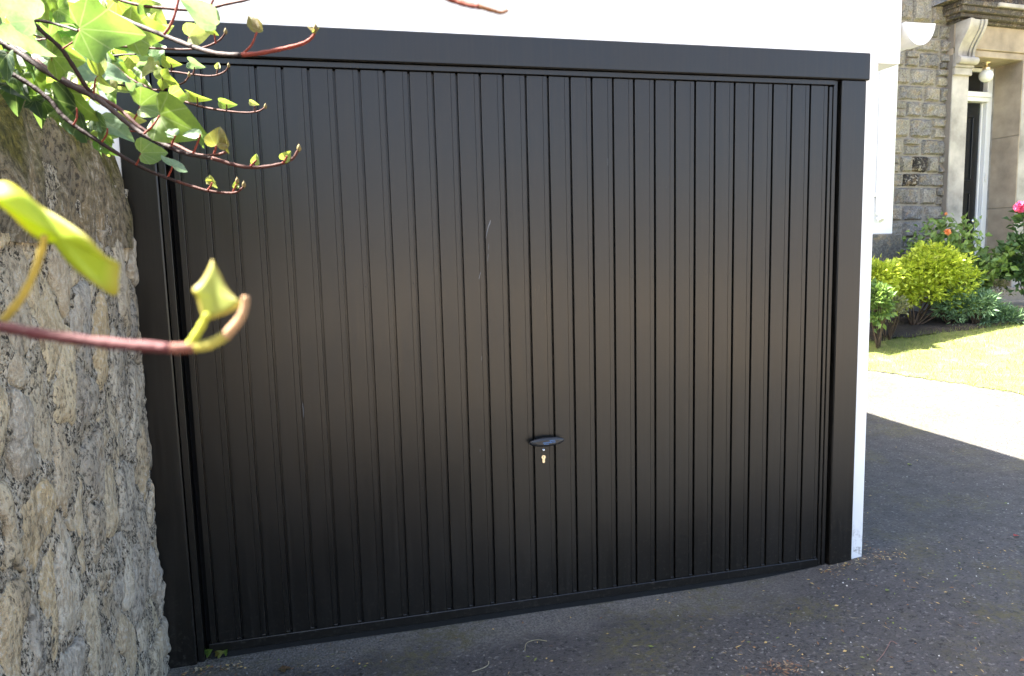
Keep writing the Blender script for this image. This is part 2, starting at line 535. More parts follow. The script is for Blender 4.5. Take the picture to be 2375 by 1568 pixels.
# lawn and bed outlines from the ground points where their edges stand
LN = [on_ground(1960, 853), on_ground(2100, 872), on_ground(2240, 893), on_ground(2374, 917), on_ground(2440, 930)]
BD = [on_ground(1990, 797), on_ground(2110, 783), on_ground(2220, 768), on_ground(2374, 752), on_ground(2460, 744)]
def line_x(pts, y):
    """x of the lawn's drive-side edge at a given y"""
    p = sorted(pts, key=lambda a: a.y)
    if y <= p[0].y: a, b = p[0], p[1]
    elif y >= p[-1].y: a, b = p[-2], p[-1]
    else:
        for a, b in zip(p, p[1:]):
            if a.y <= y <= b.y: break
    return lerp(a.x, b.x, (y - a.y) / (b.y - a.y))
def line_y(pts, x):
    p = sorted(pts, key=lambda a: a.x)
    if x <= p[0].x: a, b = p[0], p[1]
    elif x >= p[-1].x: a, b = p[-2], p[-1]
    else:
        for a, b in zip(p, p[1:]):
            if a.x <= x <= b.x: break
    return lerp(a.y, b.y, (x - a.x) / (b.x - a.x))
def in_lawn(x, y):
    e = .05 * noise.noise((x * 5, y * 5, .3)) + .02 * noise.noise((x * 21, y * 21, .3))
    return x > line_x(LN, y) + e and y < line_y(BD, x) + e
def in_bed(x, y):
    return y >= line_y(BD, x) - .03 and x > line_x(LN, y) - .1
sheet(4.5, 14, -2, 7.5, 240, 240, .006, ground_z, lambda x, y: in_lawn(x, y)).build('lawn', M['turf'], None, True, kind='structure')
def soil_z(x, y): return ground_z(x, y) + .03 * noise.noise((x * 4, y * 4, 2)) + .02 * noise.noise((x * 13, y * 13, 5))
sheet(4.5, 14, 2.5, 7.5, 160, 100, .020, soil_z, in_bed).build('flower_bed', M['soil'], None, True, kind='structure')

# ------------------------------------------------------------------ garage
PITCH = 0.085
DW, DH = 29 * PITCH, 2.0037
garage = thing('garage', 'white rendered garage with a wide black ribbed up-and-over door', 'garage', (1.25, 0, 0))
def gp(name, mb, mats, parent=garage, smooth=False, **k):
    """part of the garage given in world coordinates"""
    o = mb.build(name, mats, parent, smooth, **k)
    off = Vector((1.25, 0, 0))
    o.location = -off if parent is garage else (0, 0, 0)
    return o
# front wall: left pier, right pier, gable above
w = MB()
w.box(-1.15, -.16, -.012, .22, -.3, 2.10)
w.box(2.58, 2.685, -.012, .22, -.3, 2.10)
w.prism([(-1.15, 2.10), (2.685, 2.10), (2.685, 2.42), (.80, 3.55), (-1.15, 2.42)], 'y', -.012, .22)
gp('front_wall', w, M['white'])
w = MB(); w.box(2.50, 2.68, .221, 5.2, -.3, 2.34); gp('side_wall', w, M['white'])
w = MB(); w.box(-1.145, -.95, .221, 5.2, -.3, 2.34); gp('side_wall', w, M['white'])
w = MB(); w.box(-1.14, 2.685, 5.201, 5.4, -.3, 2.34); gp('rear_wall', w, M['white'])
w = MB()
w.prism([(2.806, 2.365), (2.806, 2.40), (.80, 3.74), (-1.32, 2.40), (-1.32, 2.365), (.80, 3.68)], 'y', -.10, 5.5)
gp('roof', w, M['slate'])
w = MB(); w.box(2.687, 2.785, -.02, 5.4, 2.098, 2.36, bev=.003); gp('eaves_box', w, M['plastic'])
# half-round gutter with a closed end
gut = MB(); gx, gz, gr = 2.864, 2.262, .0690
prof = []
for k in range(17):
    a = math.pi + math.pi * k / 16
    prof.append((gx + gr * math.cos(a), gz + 1.22 * gr * math.sin(a)))
for k in range(17):
    a = 2 * math.pi - math.pi * k / 16
    prof.append((gx + (gr - .004) * math.cos(a), gz + 1.22 * (gr - .004) * math.sin(a)))
gut.prism(prof, 'y', -.02, 5.45)
gut.prism(prof[:17], 'y', -.030, -.020)
rim = [(gx + (gr + .004) * math.cos(math.pi + math.pi * k / 16), gz + 1.22 * (gr + .004) * math.sin(math.pi + math.pi * k / 16)) for k in range(17)]
rim2 = [(gx + gr * math.cos(2 * math.pi - math.pi * k / 16), gz + 1.22 * gr * math.sin(2 * math.pi - math.pi * k / 16)) for k in range(17)]
gut.prism(rim + rim2, 'y', -.034, .03)
gutter = gp('gutter', gut, M['plastic'])
br = MB(); br.box(2.80, 2.83, .05, .09, 2.19, 2.27); 
b_ = br.build('gutter_bracket', M['plastic'], gutter)

# timber surround
frame = bpy.data.objects.new('door_surround', None); col.objects.link(frame); frame.parent = garage; frame.location = (-1.25, 0, 0)
def timber(name, *a, bev=.004):
    mb = MB(); mb.box(*a, bev=bev); return mb.build(name, M['door'], frame)
timber('head_board', -.190, 2.639, -.026, .05, 2.029, 2.1355)
timber('jamb', 2.514, 2.629, -.019, .05, -.085, 2.0285)
timber('jamb', -.176, -.0705, -.019, .05, -.075, 2.0285)
# steel sub-frame, set back
timber('frame_strip', 2.486, 2.503, -.004, .05, -.045, 2.0275, bev=.0015)
timber('frame_strip', 2.4685, 2.4825, -.001, .05, -.045, 2.004, bev=.0015)
timber('frame_strip', -.068, -.046, -.006, .05, -.07, 2.0275, bev=.0015)
timber('frame_head', -.0455, 2.4855, -.010, .05, 2.0085, 2.0272, bev=.0015)
bk = MB(); bk.box(-.15, 2.60, .051, .10, -.3, 2.12); bk.build('dark_backing', M['dark'], frame)  # near-black slab behind the leaf, darkness of the gaps put into its colour

# the door leaf
door = bpy.data.objects.new('garage_door', None); col.objects.link(door); door.parent = garage; door.location = (-1.25, 0, 0)
def board_mesh(x0, zb, zt, first=False):
    """one pressed rib: flat face, hairline step, narrow strip, deep groove; local x from 0"""
    p = PITCH
    pr = [(.0036, .020), (.0040, .0012), (.0052, 0)] if not first else []
    if first:
        pr = [(p - .0225, .02), (p - .0222, .0006), (p - .0205, .0003)]
    else:
        pr += [(p - .0225, 0), (p - .0219, .0018), (p - .0213, .0018), (p - .0207, .0003)]
    pr += [(p - .0050, .0003), (p - .0040, .0012), (p - .0036, .020)]
    n = len(pr); mb = MB()
    vs_ = [(x, y, zb) for x, y in pr] + [(x, y, zt) for x, y in pr]
    fs = [(i, i + 1, n + i + 1, n + i) for i in range(n - 1)]
    fs += [tuple(range(n)), tuple(range(2 * n - 1, n - 1, -1))]
    fs.append((0, n, 2 * n - 1, n - 1))
    mb.add(vs_, fs)
    return mb
bmesh_ = board_mesh(0, .001, DH + .002).mesh('board', M['door'])
b0 = obj('board', board_mesh(0, .001, DH + .002, True).mesh('board_edge', M['door']), door); b0.location = (-PITCH, 0, 0)
for k in range(29):
    o = obj('board', bmesh_, door)
    o.location = (k * PITCH, random.uniform(-.0004, .0004), 0)
    o.rotation_euler = (0, 0, random.uniform(-.0025, .0025))
lf = MB(); lf.box(-.022, DW - .006, .0165, .032, .002, DH); lf.build('back_sheet', M['door'], door)
r_ = MB(); r_.box(-.030, DW + .001, -.005, .03, -.034, .0005, bev=.002); r_.build('bottom_rail', M['door'], door)
r_ = MB(); r_.box(-.028, DW - .001, .004, .024, -.070, -.0345); r_.build('rubber_seal', M['rubber'], door)
# little dimples for screws, and the tabs over the rail: too small to pick apart
sc_ = MB()
for k in range(1, 30):
    for z in (1.262, .498):
        x = k * PITCH - .0125
        sc_.lathe([(.0032, -.0003), (.0032, .0005), (.0026, -.0009), (.0008, -.0012)], (x, .0004, z + random.uniform(-.004, .004)), 'y', 8)
    x = k * PITCH - .012
    sc_.box(x - .0075, x + .0075, -.004, .004, .0008, .0095, bev=.0012)
sc_.build('screws_and_tabs', M['door'], door, kind='stuff')
# pull handle: pointed oval lozenge standing off on two feet
hd = MB(); hx, hz = 1.236, .640
NH = 22; rings = []
for i in range(NH + 1):
    t = i / NH * 2 - 1
    hw = .0165 * (max(0.0, 1 - abs(t) ** 2.3)) ** .62 + .0012
    th = .010 * (max(0.0, 1 - abs(t) ** 2.6)) ** .6 + .0015
    x = hx + t * .071
    ring = []
    for k in range(16):
        a = 2 * math.pi * k / 16
        ca, sa = math.cos(a), math.sin(a)
        yy = -.026 - th * (abs(ca) ** .75) * (1 if ca > 0 else -1) - .003 * (1 - t * t)
        ring.append((x, yy, hz + hw * (abs(sa) ** .8) * (1 if sa > 0 else -1) + .0012 * t))
    rings.append(ring)
vs_ = [q for r in rings for q in r]
fs = [(i * 16 + k, i * 16 + (k + 1) % 16, (i + 1) * 16 + (k + 1) % 16, (i + 1) * 16 + k) for i in range(NH) for k in range(16)]
fs += [tuple(range(16)), tuple(NH * 16 + k for k in range(16))]
hd.add(vs_, fs)
hd.tube([(hx - .03, .01, hz), (hx - .03, -.026, hz)], .008, 10); hd.tube([(hx + .03, .01, hz), (hx + .03, -.026, hz)], .008, 10)
hd.build('handle', M['handle'], door, True)
pl = MB()
pl.add([(hx - .046 + .092 * (.5 + .5 * math.cos(a)), -.0402, hz + .0088 * math.sin(a)) for a in [2 * math.pi * k / 28 for k in range(28)]] +
       [(hx - .046 + .092 * (.5 + .5 * math.cos(a)), -.0370, hz + .0094 * math.sin(a)) for a in [2 * math.pi * k / 28 for k in range(28)]],
       [tuple(range(28))] + [(k, (k + 1) % 28, 28 + (k + 1) % 28, 28 + k) for k in range(28)])
pl.build('handle_plate', M['handle'], door)
tx = bpy.data.curves.new('lettering', 'FONT')
tx.body = "novoferm"; tx.size = .0125; tx.align_x = 'CENTER'; tx.align_y = 'CENTER'; tx.shear = .35; tx.extrude = .0003
to = bpy.data.objects.new('lettering_tmp', tx); col.objects.link(to)
bpy.context.view_layer.update()
lm = bpy.data.meshes.new_from_object(to.evaluated_get(bpy.context.evaluated_depsgraph_get()))
bpy.data.objects.remove(to)
lm.materials.clear(); lm.materials.append(M['print']); lm.name = 'lettering'
lt = obj('lettering', lm, door); lt.rotation_euler = (math.pi / 2, 0, 0); lt.location = (hx + .0045, -.0408, hz + .0004)
for nm, xa, xb, zz in (('print_line', .003, .024, .0068), ('print_line', -.020, .000, -.0066)):
    q = MB(); q.box(hx + .0045 + xa, hx + .0045 + xb, -.0411, -.0398, hz + zz - .0006, hz + zz + .0006); q.build(nm, M['print'], door)
q = MB(); q.lathe([(.0066, .002), (.0066, -.003), (.0055, -.0052), (.0025, -.0068), (.0004, -.0072)], (1.2280, 0, .6005), 'y', 18)
q.build('lock_button', M['chrome'], door, True)
cy = MB(); lx, lz = 1.2280, .573
prof = [(lx + .0082 * math.cos(math.radians(a)), lz + .0082 * math.sin(math.radians(a))) for a in range(-55, 236, 12)]
prof += [(lx - .0048, lz - .0185)] + [(lx + .0048 * math.cos(math.radians(a)), lz - .0185 + .0048 * math.sin(math.radians(a))) for a in range(195, 346, 25)] + [(lx + .0048, lz - .0185)]
cy.prism(prof, 'y', -.0050, .003)
cy.build('lock_cylinder', M['brass'], door)
q = MB(); q.box(lx - .0007, lx + .0007, -.0056, -.0048, lz - .004, lz + .004); q.build('keyhole', M['dark'], door)
# dried white drips on the door
def drip(pts, wd):
    mb = MB()
    P = [(x, z) for x, z in pts]
    for i in range(len(P) - 1):
        (xa, za), (xb, zb) = P[i], P[i + 1]
        wa, wb = wd[i], wd[i + 1]
        mb.add([(xa - wa, -.0013, za), (xa + wa, -.0013, za), (xb + wb, -.0013, zb), (xb - wb, -.0013, zb),
                (xa - wa, .0006, za), (xa + wa, .0006, za), (xb + wb, .0006, zb), (xb - wb, .0006, zb)],
               [(0, 1, 2, 3), (4, 7, 6, 5), (0, 4, 5, 1), (3, 2, 6, 7), (0, 3, 7, 4), (1, 5, 6, 2)])
    mb.build('dried_drip', M['dropping'], door)
def dp(px, py):
    d = CF + (px - PW / 2) / FPX * CR + (py - PH / 2) / FPX * CD
    q = CAM + d * (-CAM.y / d.y); return (q.x, q.z)
drip([dp(1137, 511), dp(1135, 519), dp(1132, 526), dp(1129, 540), dp(1126, 553)], [.0010, .0022, .0014, .0007, .0004])
drip([dp(1133, 566), dp(1132, 580)], [.0004, .0003])
drip([dp(1132, 590), dp(1130, 606)], [.0006, .0004])
drip([dp(1114, 632), dp(1110, 647)], [.0008, .0012])
drip([dp(1117, 826), dp(1116, 836)], [.0006, .0006])
drip([dp(701, 935), dp(703, 948), dp(704, 968)], [.0005, .0010, .0004])
drip([dp(1113, 1042), dp(1113, 1048)], [.0008, .0006])
drip([dp(1409, 368), dp(1409, 384)], [.0003, .0003])

# ------------------------------------------------------------------ rubble garden wall
X0 = -.160
rub = thing('garden_wall', 'old mossy rubble stone wall standing beside the garage door', 'wall', (X0 - .22, -1.5, 0))
RO = Vector((X0 - .22, -1.5, 0))
def rp(name, mb, mats, smooth=True, **k):
    o = mb.build(name, mats, rub, smooth, **k); o.location = -RO; return o
bd_ = MB(); bd_.box(X0 - .44, X0 - .06, -3.4, -.02, -.3, 1.56); rp('core', bd_, M['mortar'], False)
def nz(x, y, z, s): return noise.noise((x * s, y * s, z * s))
# pointing between the stones
mo = MB(); ny_, nz_ = 260, 170
for j in range(nz_ + 1):
    for i in range(ny_ + 1):
        y = lerp(-3.4, -.015, i / ny_); z = lerp(-.30, 1.60, j / nz_)
        x = X0 - .005 + .008 * nz(7, y, z, 5) + .010 * nz(3, y, z, 17) + .010 * nz(1, y, z, 40)
        mo.v.append((x, y, z))
for j in range(nz_):
    for i in range(ny_):
        mo.f.append((j * (ny_ + 1) + i, j * (ny_ + 1) + i + 1, (j + 1) * (ny_ + 1) + i + 1, (j + 1) * (ny_ + 1) + i)); mo.m.append(0)
rp('pointing', mo, M['mortar'])
rng = random.Random(21)
def clip_cell(poly, px, py, qx, qy):
    """keep the part of poly nearer to p than to q"""
    mx, my = (px + qx) / 2, (py + qy) / 2; nx_, ny2 = qx - px, qy - py
    out = []
    for i in range(len(poly)):
        a_, b_ = poly[i], poly[(i + 1) % len(poly)]
        da = (a_[0] - mx) * nx_ + (a_[1] - my) * ny2; db = (b_[0] - mx) * nx_ + (b_[1] - my) * ny2
        if da <= 0: out.append(a_)
        if da * db < 0:
            t_ = da / (da - db); out.append((lerp(a_[0], b_[0], t_), lerp(a_[1], b_[1], t_)))
    return out
pts_ = []
zz = -.25; YS = 1.75                                  # upright cells: y counts double
while zz < 1.45:
    hrow = rng.uniform(.17, .28)
    yy = -3.0 + rng.uniform(0, .1)
    while yy < -.02:
        wdt = rng.uniform(.07, .17)
        pts_.append((min(-.03, yy + wdt / 2) * YS, zz + hrow / 2 + rng.uniform(-.12, .12))); yy += wdt * rng.choice((.7, 1.0, 1.0, 1.5))
    zz += hrow
sd = 1.0
for (cy_, cz_) in pts_:
    poly = [(-3.1 * YS, -.3), (-.014 * YS, -.3), (-.014 * YS, 1.465), (-3.1 * YS, 1.465)]
    for (qy, qz) in pts_:
        if (qy, qz) != (cy_, cz_) and abs(qy - cy_) < .9 and abs(qz - cz_) < .9:
            poly = clip_cell(poly, cy_, cz_, qy, qz)
            if len(poly) < 3: break
    if len(poly) < 3: continue
    sd += 1.7
    rim = []
    for i in range(len(poly)):
        a_, b_ = poly[i], poly[(i + 1) % len(poly)]
        n_ = max(1, int(math.hypot((b_[0] - a_[0]) / YS, b_[1] - a_[1]) / .016))
        for k in range(n_): rim.append((lerp(a_[0], b_[0], k / n_) / YS, lerp(a_[1], b_[1], k / n_)))
    N = len(rim)
    if N < 6: continue
    ccx = sum(p_[0] for p_ in rim) / N; ccz = sum(p_[1] for p_ in rim) / N
    bulge = rng.uniform(-.003, .010); ty, tz = rng.uniform(-.10, .10), rng.uniform(-.05, .05); gap = rng.choice((.002, .005, .010, .017, .024))
    mb = MB(); levels = (.0, .28, .52, .72, .86, .95, 1.0, 1.0)
    for li, f_ in enumerate(levels[1:], 1):
        for (yr, zr) in rim:
            dl_ = math.hypot(yr - ccx, zr - ccz)
            k = max(.3, (dl_ - gap) / dl_) * f_
            k *= 1 + (.32 * nz(yr, zr, sd, 8) + .22 * nz(yr, zr, sd + 2, 21) + .10 * nz(yr, zr, sd + 2, 50)) * f_
            y_ = ccx + (yr - ccx) * k; z_ = ccz + (zr - ccz) * k
            x_ = X0 + bulge * (1 - f_ ** 6) + ty * (y_ - ccx) + tz * (z_ - ccz) - .008 * f_ ** 12
            x_ += .010 * nz(y_, z_ * .5, sd, 10) + .008 * nz(y_, z_ * .5, sd + 4, 26) + .004 * nz(y_, z_, sd, 60)
            if li == len(levels) - 1: x_ -= .035
            mb.v.append((x_, y_, z_))
    c0 = len(mb.v); mb.v.append((X0 + bulge + .010 * nz(ccx, ccz * .5, sd, 10), ccx, ccz))
    for i in range(N): mb.f.append((c0, i, (i + 1) % N)); mb.m.append(0)
    for li in range(len(levels) - 2):
        for i in range(N): mb.f.append((li * N + i, (li + 1) * N + i, (li + 1) * N + (i + 1) % N, li * N + (i + 1) % N)); mb.m.append(0)
    rp('stone', mb, M['wallstone'])
# rounded coping stones along the top
y = -3.3
while y < -.05:
    ln = rng.uniform(.30, .55)
    last = y + ln > -.25
    if last: ln = -.005 - y
    mb = MB(); nu, nv = 26, 26; sd += 2.3
    top = rng.uniform(1.90, 1.935)
    for i in range(nu + 1):
        a = i / nu; yy = y + ln * (.012 + .976 * a)
        endr = min(1, min(a, 1 - a) * ln / (.02 if last and a > .5 else .04)); endr = math.sqrt(max(0, 1 - (1 - endr) ** 2))
        drop = 0
        if last:                                   # far end slumps towards the garage
            drop = .02 * ss(-.3, .0, yy)
        for j in range(nv + 1):
            t = j / nv
            th = math.pi * t
            cx = X0 - .215 + (.225) * math.cos(th) * (.93 + .07 * endr)
            hgt = (top - drop - 1.44) * (.80 + .20 * endr)
            zz = 1.44 + hgt * max(0, math.sin(th)) ** .86
            if j == 0: zz -= .03
            n_ = .030 * nz(cx, yy, zz + sd, 5) + .020 * nz(cx, yy, zz + sd, 13) + .010 * nz(cx, yy, zz, 34)
            mb.v.append((cx + n_ * math.cos(th), yy, zz + n_ * math.sin(th)))
    for i in range(nu):
        for j in range(nv):
            mb.f.append((i * (nv + 1) + j, (i + 1) * (nv + 1) + j, (i + 1) * (nv + 1) + j + 1, i * (nv + 1) + j + 1)); mb.m.append(0)
    mb.f.append(tuple(range(nv + 1))); mb.m.append(0)
    mb.f.append(tuple(nu * (nv + 1) + k for k in range(nv, -1, -1))); mb.m.append(0)
    rp('coping_stone', mb, M['copestone'])
    y += ln

# ------------------------------------------------------------------ stone house
HA = math.radians(4.5)
HO = Vector((8.43, 5.55, 0))
HU = Vector((math.cos(HA), math.sin(HA), 0)); HV = Vector((-math.sin(HA), math.cos(HA), 0))
def hl(px, py, v):
    """local house coordinates (u, z) of the point of the plane v=const seen at (px,py)"""
    d = CF + (px - PW / 2) / FPX * CR + (py - PH / 2) / FPX * CD
    t = (v - (CAM - HO).dot(HV)) / d.dot(HV)
    p = CAM + d * t
    return (p - HO).dot(HU), p.z
house = thing('stone_house', 'Victorian house of coursed rubble with a pilastered porch doorway', 'house', HO, HA)
def hpart(name, mb, mats, parent=None, smooth=False, **k):
    return mb.build(name, mats, parent or house, smooth, **k)
GZ = .40                                                     # ground level at the house
uL = hl(2194, 300, 0)[0]                                     # where the pilaster side meets the wall
pv = -.10
u0, u1 = hl(2204, 300, pv)[0], hl(2241, 300, pv)[0]          # left pilaster front
u2 = hl(2366, 300, pv)[0]                                    # right pilaster front begins
zl = hl(2300, 134, pv)[1]                                    # lintel underside
zc = hl(2300, 62, pv)[1]                                     # cornice underside
dv = .36                                                     # door plane
wall = MB()
wall.box(-5.6, u0 + .02, .012, .45, -.2, 4.9)
wall.box(u0 + .02, u2 + .35, .012, .45, zl + .02, 4.9)
wall.box(u2 + .02, 4.6, .012, .45, -.2, 4.9)
hw_ = hpart('wall', wall, M['joint'])
body = MB(); body.box(-5.59, 4.59, .451, 6, -.2, 4.89); hpart('rear_body', body, M['joint'])
rf = MB(); rf.prism([(-.04, 4.905), (-.04, 4.96), (3.2, 6.4), (6.3, 4.96), (6.3, 4.905)], 'x', -5.8, 4.8); hpart('roof', rf, M['slate'])
# rubble blocks that show beside the porch
hr = random.Random(5)
ub_l = hl(2040, 300, 0)[0]
rows_px = [-70, -8, 54, 88, 121, 158, 200, 236, 274, 322, 361, 402, 434, 476, 513, 552, 600, 650, 700]
rowz = [hl(2140, y, 0)[1] for y in rows_px]
black = [(hl(2115, 363, 0)[0], hl(2150, 363, 0)[0], 10, 11), (hl(2093, 404, 0)[0], hl(2128, 404, 0)[0], 11, 12)]
def block(ua, ub, za, zb, mat, seed):
    mb = MB(); nu, nv = 9, 7; g_ = .0035
    for j in range(nv + 1):
        for i in range(nu + 1):
            a = i / nu; b = j / nv
            e = max(abs(a * 2 - 1), abs(b * 2 - 1))
            u = lerp(ua + g_, ub - g_, a); z_ = lerp(za + g_, zb - g_, b)
            dd = -.004 - .022 * (1 - e ** 7) * (1 + 1.3 * nz(u, z_, seed, 6))
            dd += .022 * nz(u, z_, seed + 3, 13) * (1 - e ** 8) + (.030 if e > .999 else 0)
            u += .010 * nz(u, z_, 4, 11); z_ += .010 * nz(u, z_, 8, 11)
            mb.v.append((u, dd, z_))
    for j in range(nv):
        for i in range(nu):
            mb.f.append((j * (nu + 1) + i, j * (nu + 1) + i + 1, (j + 1) * (nu + 1) + i + 1, (j + 1) * (nu + 1) + i)); mb.m.append(0)
    return mb.build('stone_block', mat, hw_, False)
sd = 50
for r in range(len(rowz) - 1):
    zt_, zb_ = rowz[r], rowz[r + 1]
    if zb_ < GZ - .1: zb_ = GZ - .1
    if zt_ < GZ: break
    u = ub_l - hr.uniform(0, .25)
    bl = [b for b in black if b[2] == r]
    stops = []
    while u < uL - .002:
        wd = hr.uniform(.20, .46)
        if u + wd > uL - .10: wd = uL - .002 - u
        stops.append((u, u + wd)); u += wd
    if bl:
        ba, bb = bl[0][0], bl[0][1]
        stops = [(ba - .42, ba - .20), (ba - .20, ba), (ba, bb)] + [(bb, min(uL, bb + .2))] + ([(bb + .2, uL - .002)] if bb + .25 < uL else [])
        stops = [s for s in stops if s[1] - s[0] > .04]
    for (ua, ub) in stops:
        sd += 3.1
        isb = bl and abs(ua - bl[0][0]) < 1e-6
        if not isb and (ub - ua) < .32 and (zt_ - zb_) > .20 and hr.random() < .35:
            zm = lerp(zb_, zt_, hr.uniform(.4, .6))
            block(ua, ub, zb_, zm, M['housestone'], sd); block(ua, ub, zm, zt_, M['housestone'], sd + 1)
        else:
            o = block(ua, ub, zb_, zt_, M['blackstone'] if isb else M['housestone'], sd)
            if isb: o['label'] = 'soot-blackened stone block with pale flakes'
# white painted pier with plinth and rainwater pipe
pvv = -.30
pa, pb = hl(2020, 300, pvv)[0], hl(2078, 300, pvv)[0]
zpl = hl(2060, 543, pvv)[1]
q = MB(); q.box(pa - .3, pb, pvv, .011, zpl, 4.8, bev=.008); hpart('corner_pier', q, M['white'])
q = MB(); q.box(pa - .35, hl(2090, 560, pvv - .05)[0], pvv - .05, .0105, GZ - .3, zpl - .001, bev=.015); hpart('plinth', q, M['plinth'])
pc = hl(2046, 300, pvv - .06)[0]; zpe = hl(2046, 512, pvv - .06)[1]
q = MB(); q.tube([(pc, pvv - .045, 4.7), (pc, pvv - .045, zpe + .08), (pc, pvv - .05, zpe + .04), (pc, pvv - .09, zpe)], .036, 12)
q.box(pc - .045, pc + .045, pvv - .085, pvv - .001, zpe + .30, zpe + .34); hpart('downpipe', q, M['plastic'], None, False)
# pilasters
q = MB(); q.box(u0, u1, pv, .35, GZ + .15, zl + .02, bev=.006); q.box(u0 - .03, u1, pv - .02, .0, GZ - .2, GZ + .15, bev=.006)
pil = hpart('pilaster', q, M['ashlar'])
q = MB(); q.box(uL, u0 - .001, -.085, .30, GZ - .2, zc, bev=.004); hpart('pilaster_return', q, M['ashlar_shade'])  # side face's shade put into a darker grey-brown stone colour
q = MB(); q.box(u2, u2 + .30, pv, .35, GZ - .2, zl + .02, bev=.006); hpart('pilaster', q, M['ashlar'])
capz0, capz1 = hl(2220, 175, pv)[1], hl(2220, 158, pv)[1]
q = MB(); q.box(u0 - .012, u1 + .012, pv - .035, pv - .001, capz0, capz1, bev=.006); q.box(u0 - .022, u1 + .022, pv - .055, pv - .001, capz1 + .001, capz1 + .035, bev=.006)
hpart('capital', q, M['ashlar'], pil)
# reveal of warm ashlar on the right, as jointed courses
jz = [GZ - .1, hl(2330, 646, pv)[1], hl(2330, 481, pv)[1], hl(2330, 312, pv)[1], zl + .01]
for a, b in zip(jz, jz[1:]):
    q = MB(); q.box(u2 - .018 + random.uniform(0, .003), u2 - .001, pv + .004, dv - .06, a + .004, b - .004, bev=.003)
    hpart('reveal_block', q, M['ashlar_warm'])
# lintel, frieze with curved top corner, soffit
q = MB(); q.box(u0 - .01, u2 + .34, pv + .01, .34, zl, lerp(zl, zc, .22), bev=.008); q.box(u0, u2 + .33, pv - .012, .34, lerp(zl, zc, .22) + .001, zc, bev=.006)
hpart('lintel', q, M['ashlar_warm'])
# cornice with stepped profile, returned on the left
uc = hl(2238, 47, -.28)[0]
zs = [zc, hl(2238, 47, -.28)[1] + .0, 0, 0]
cz0 = zc - .0
prof_levels = [(-.17, cz0, cz0 + .035), (-.25, cz0 + .0355, cz0 + .085), (-.31, cz0 + .0855, cz0 + .15), (-.34, cz0 + .1505, cz0 + .21)]
cor = MB()
for (vv, a, b) in prof_levels:
    cor.box(u0 - .03 + (vv + .17) * .75, u2 + 1.2, vv, .011, a, b, bev=.008)
corn = hpart('cornice', cor, M['soot'])
q = MB(); q.box(u0 + .42, u2 + .8, -.37, -.335, cz0 + .155, cz0 + .206, bev=.006); hpart('weathered_fillet', q, M['ashlar'], corn)
ped = MB(); ua = u0 - .30
ped.prism([(ua, cz0 + .211), (ua + .22, cz0 + .211), (u2 + .9, cz0 + 1.05), (u2 + .9, cz0 + 1.20)], 'y', -.36, .011)
hpart('pediment_rake', ped, M['soot'])
tym = MB(); tym.prism([(u0 + .05, cz0 + .212), (u2 + .9, cz0 + .212), (u2 + .9, cz0 + 1.04)], 'y', -.10, .0115); hpart('tympanum', tym, M['soot'])
# scrolled console bracket under the cornice
bz0, bz1 = capz1 + .036, cz0 - .002
bu0, bu1 = u0 - .005, u1 + .005
outer = []
NB = 22
for i in range(NB + 1):
    t = i / NB
    v_ = pv - .05 - .16 * ss(.25, .95, t) - .05 * math.exp(-((t - .06) / .07) ** 2)
    outer.append((v_, lerp(bz0, bz1, t)))
prof = outer + [(pv - .012, bz1), (pv - .012, bz0)]
q = MB(); wd = (bu1 - bu0)
for a, b, sh in ((0, .14, .016), (.18, .30, .0), (.34, .66, -.014), (.70, .82, .0), (.86, 1, .016)):
    q.prism([(v_ - sh, z_) for v_, z_ in outer] + [(pv - .013, bz1), (pv - .013, bz0)], 'x', bu0 + a * wd, bu0 + b * wd)
q.prism([(v_ + .022, z_) for v_, z_ in outer] + [(pv - .013, bz1), (pv - .013, bz0)], 'x', bu0 + .01 * wd, bu1 - .01 * wd)
scroll = [(pv - .075 + .050 * math.cos(a), bz0 + .045 + .050 * math.sin(a)) for a in [2 * math.pi * k / 18 for k in range(18)]]
q.prism(scroll, 'x', bu0 - .014, bu1 + .014)
hpart('console_bracket', q, M['ashlar'])
# front door, frame and fanlight
zd0 = hl(2277, 661, dv)[1]; zd1 = hl(2270, 238, dv)[1]; zt0 = hl(2270, 216, dv)[1]
fr = hl(2299, 300, dv)[0]; fl = hl(2282, 300, dv)[0]; dl = hl(2277, 300, dv)[0]
dr = MB(); dr.box(dl - 1.0, dl, dv + .05, dv + .10, zd0, zd1); drr = hpart('front_door', dr, M['blackgloss'])
def moulding(ua, ub, za, zb):
    q = MB(); w_ = .022
    q.box(ua, ub, dv + .030, dv + .049, za, za + w_, bev=.004); q.box(ua, ub, dv + .030, dv + .049, zb - w_, zb, bev=.004)
    q.box(ua, ua + w_, dv + .030, dv + .049, za + w_ + .001, zb - w_ - .001, bev=.004); q.box(ub - w_, ub, dv + .030, dv + .049, za + w_ + .001, zb - w_ - .001, bev=.004)
    q.box(ua + .06, ub - .06, dv + .036, dv + .049, za + .06, zb - .06, bev=.005)
    hpart('panel_moulding', q, M['blackgloss'], drr)
hh_ = zd1 - zd0
for (a, b) in ((dl - .45, dl - .12), (dl - .88, dl - .55)):
    moulding(a, b, zd0 + hh_ * .58, zd0 + hh_ * .93); moulding(a, b, zd0 + hh_ * .12, zd0 + hh_ * .52)
q = MB(); q.lathe([(.012, .05), (.014, .03), (.030, .01), (.032, -.005), (.02, -.02)], (dl - .07, dv + .02, zd0 + hh_ * .36), 'y', 14); hpart('door_knob', q, M['chrome'], drr, True)
ff = MB(); ff.box(dl + .008, fl - .004, dv + .03, dv + .10, zd0, zd1, bev=.004); ff.box(fl + .006, fr, dv - .02, dv + .10, zd0 - .02, zl - .001, bev=.006)
ff.box(u1 - .2, fl - .004, dv + .0, dv + .10, zl - .05, zl - .0015, bev=.006)
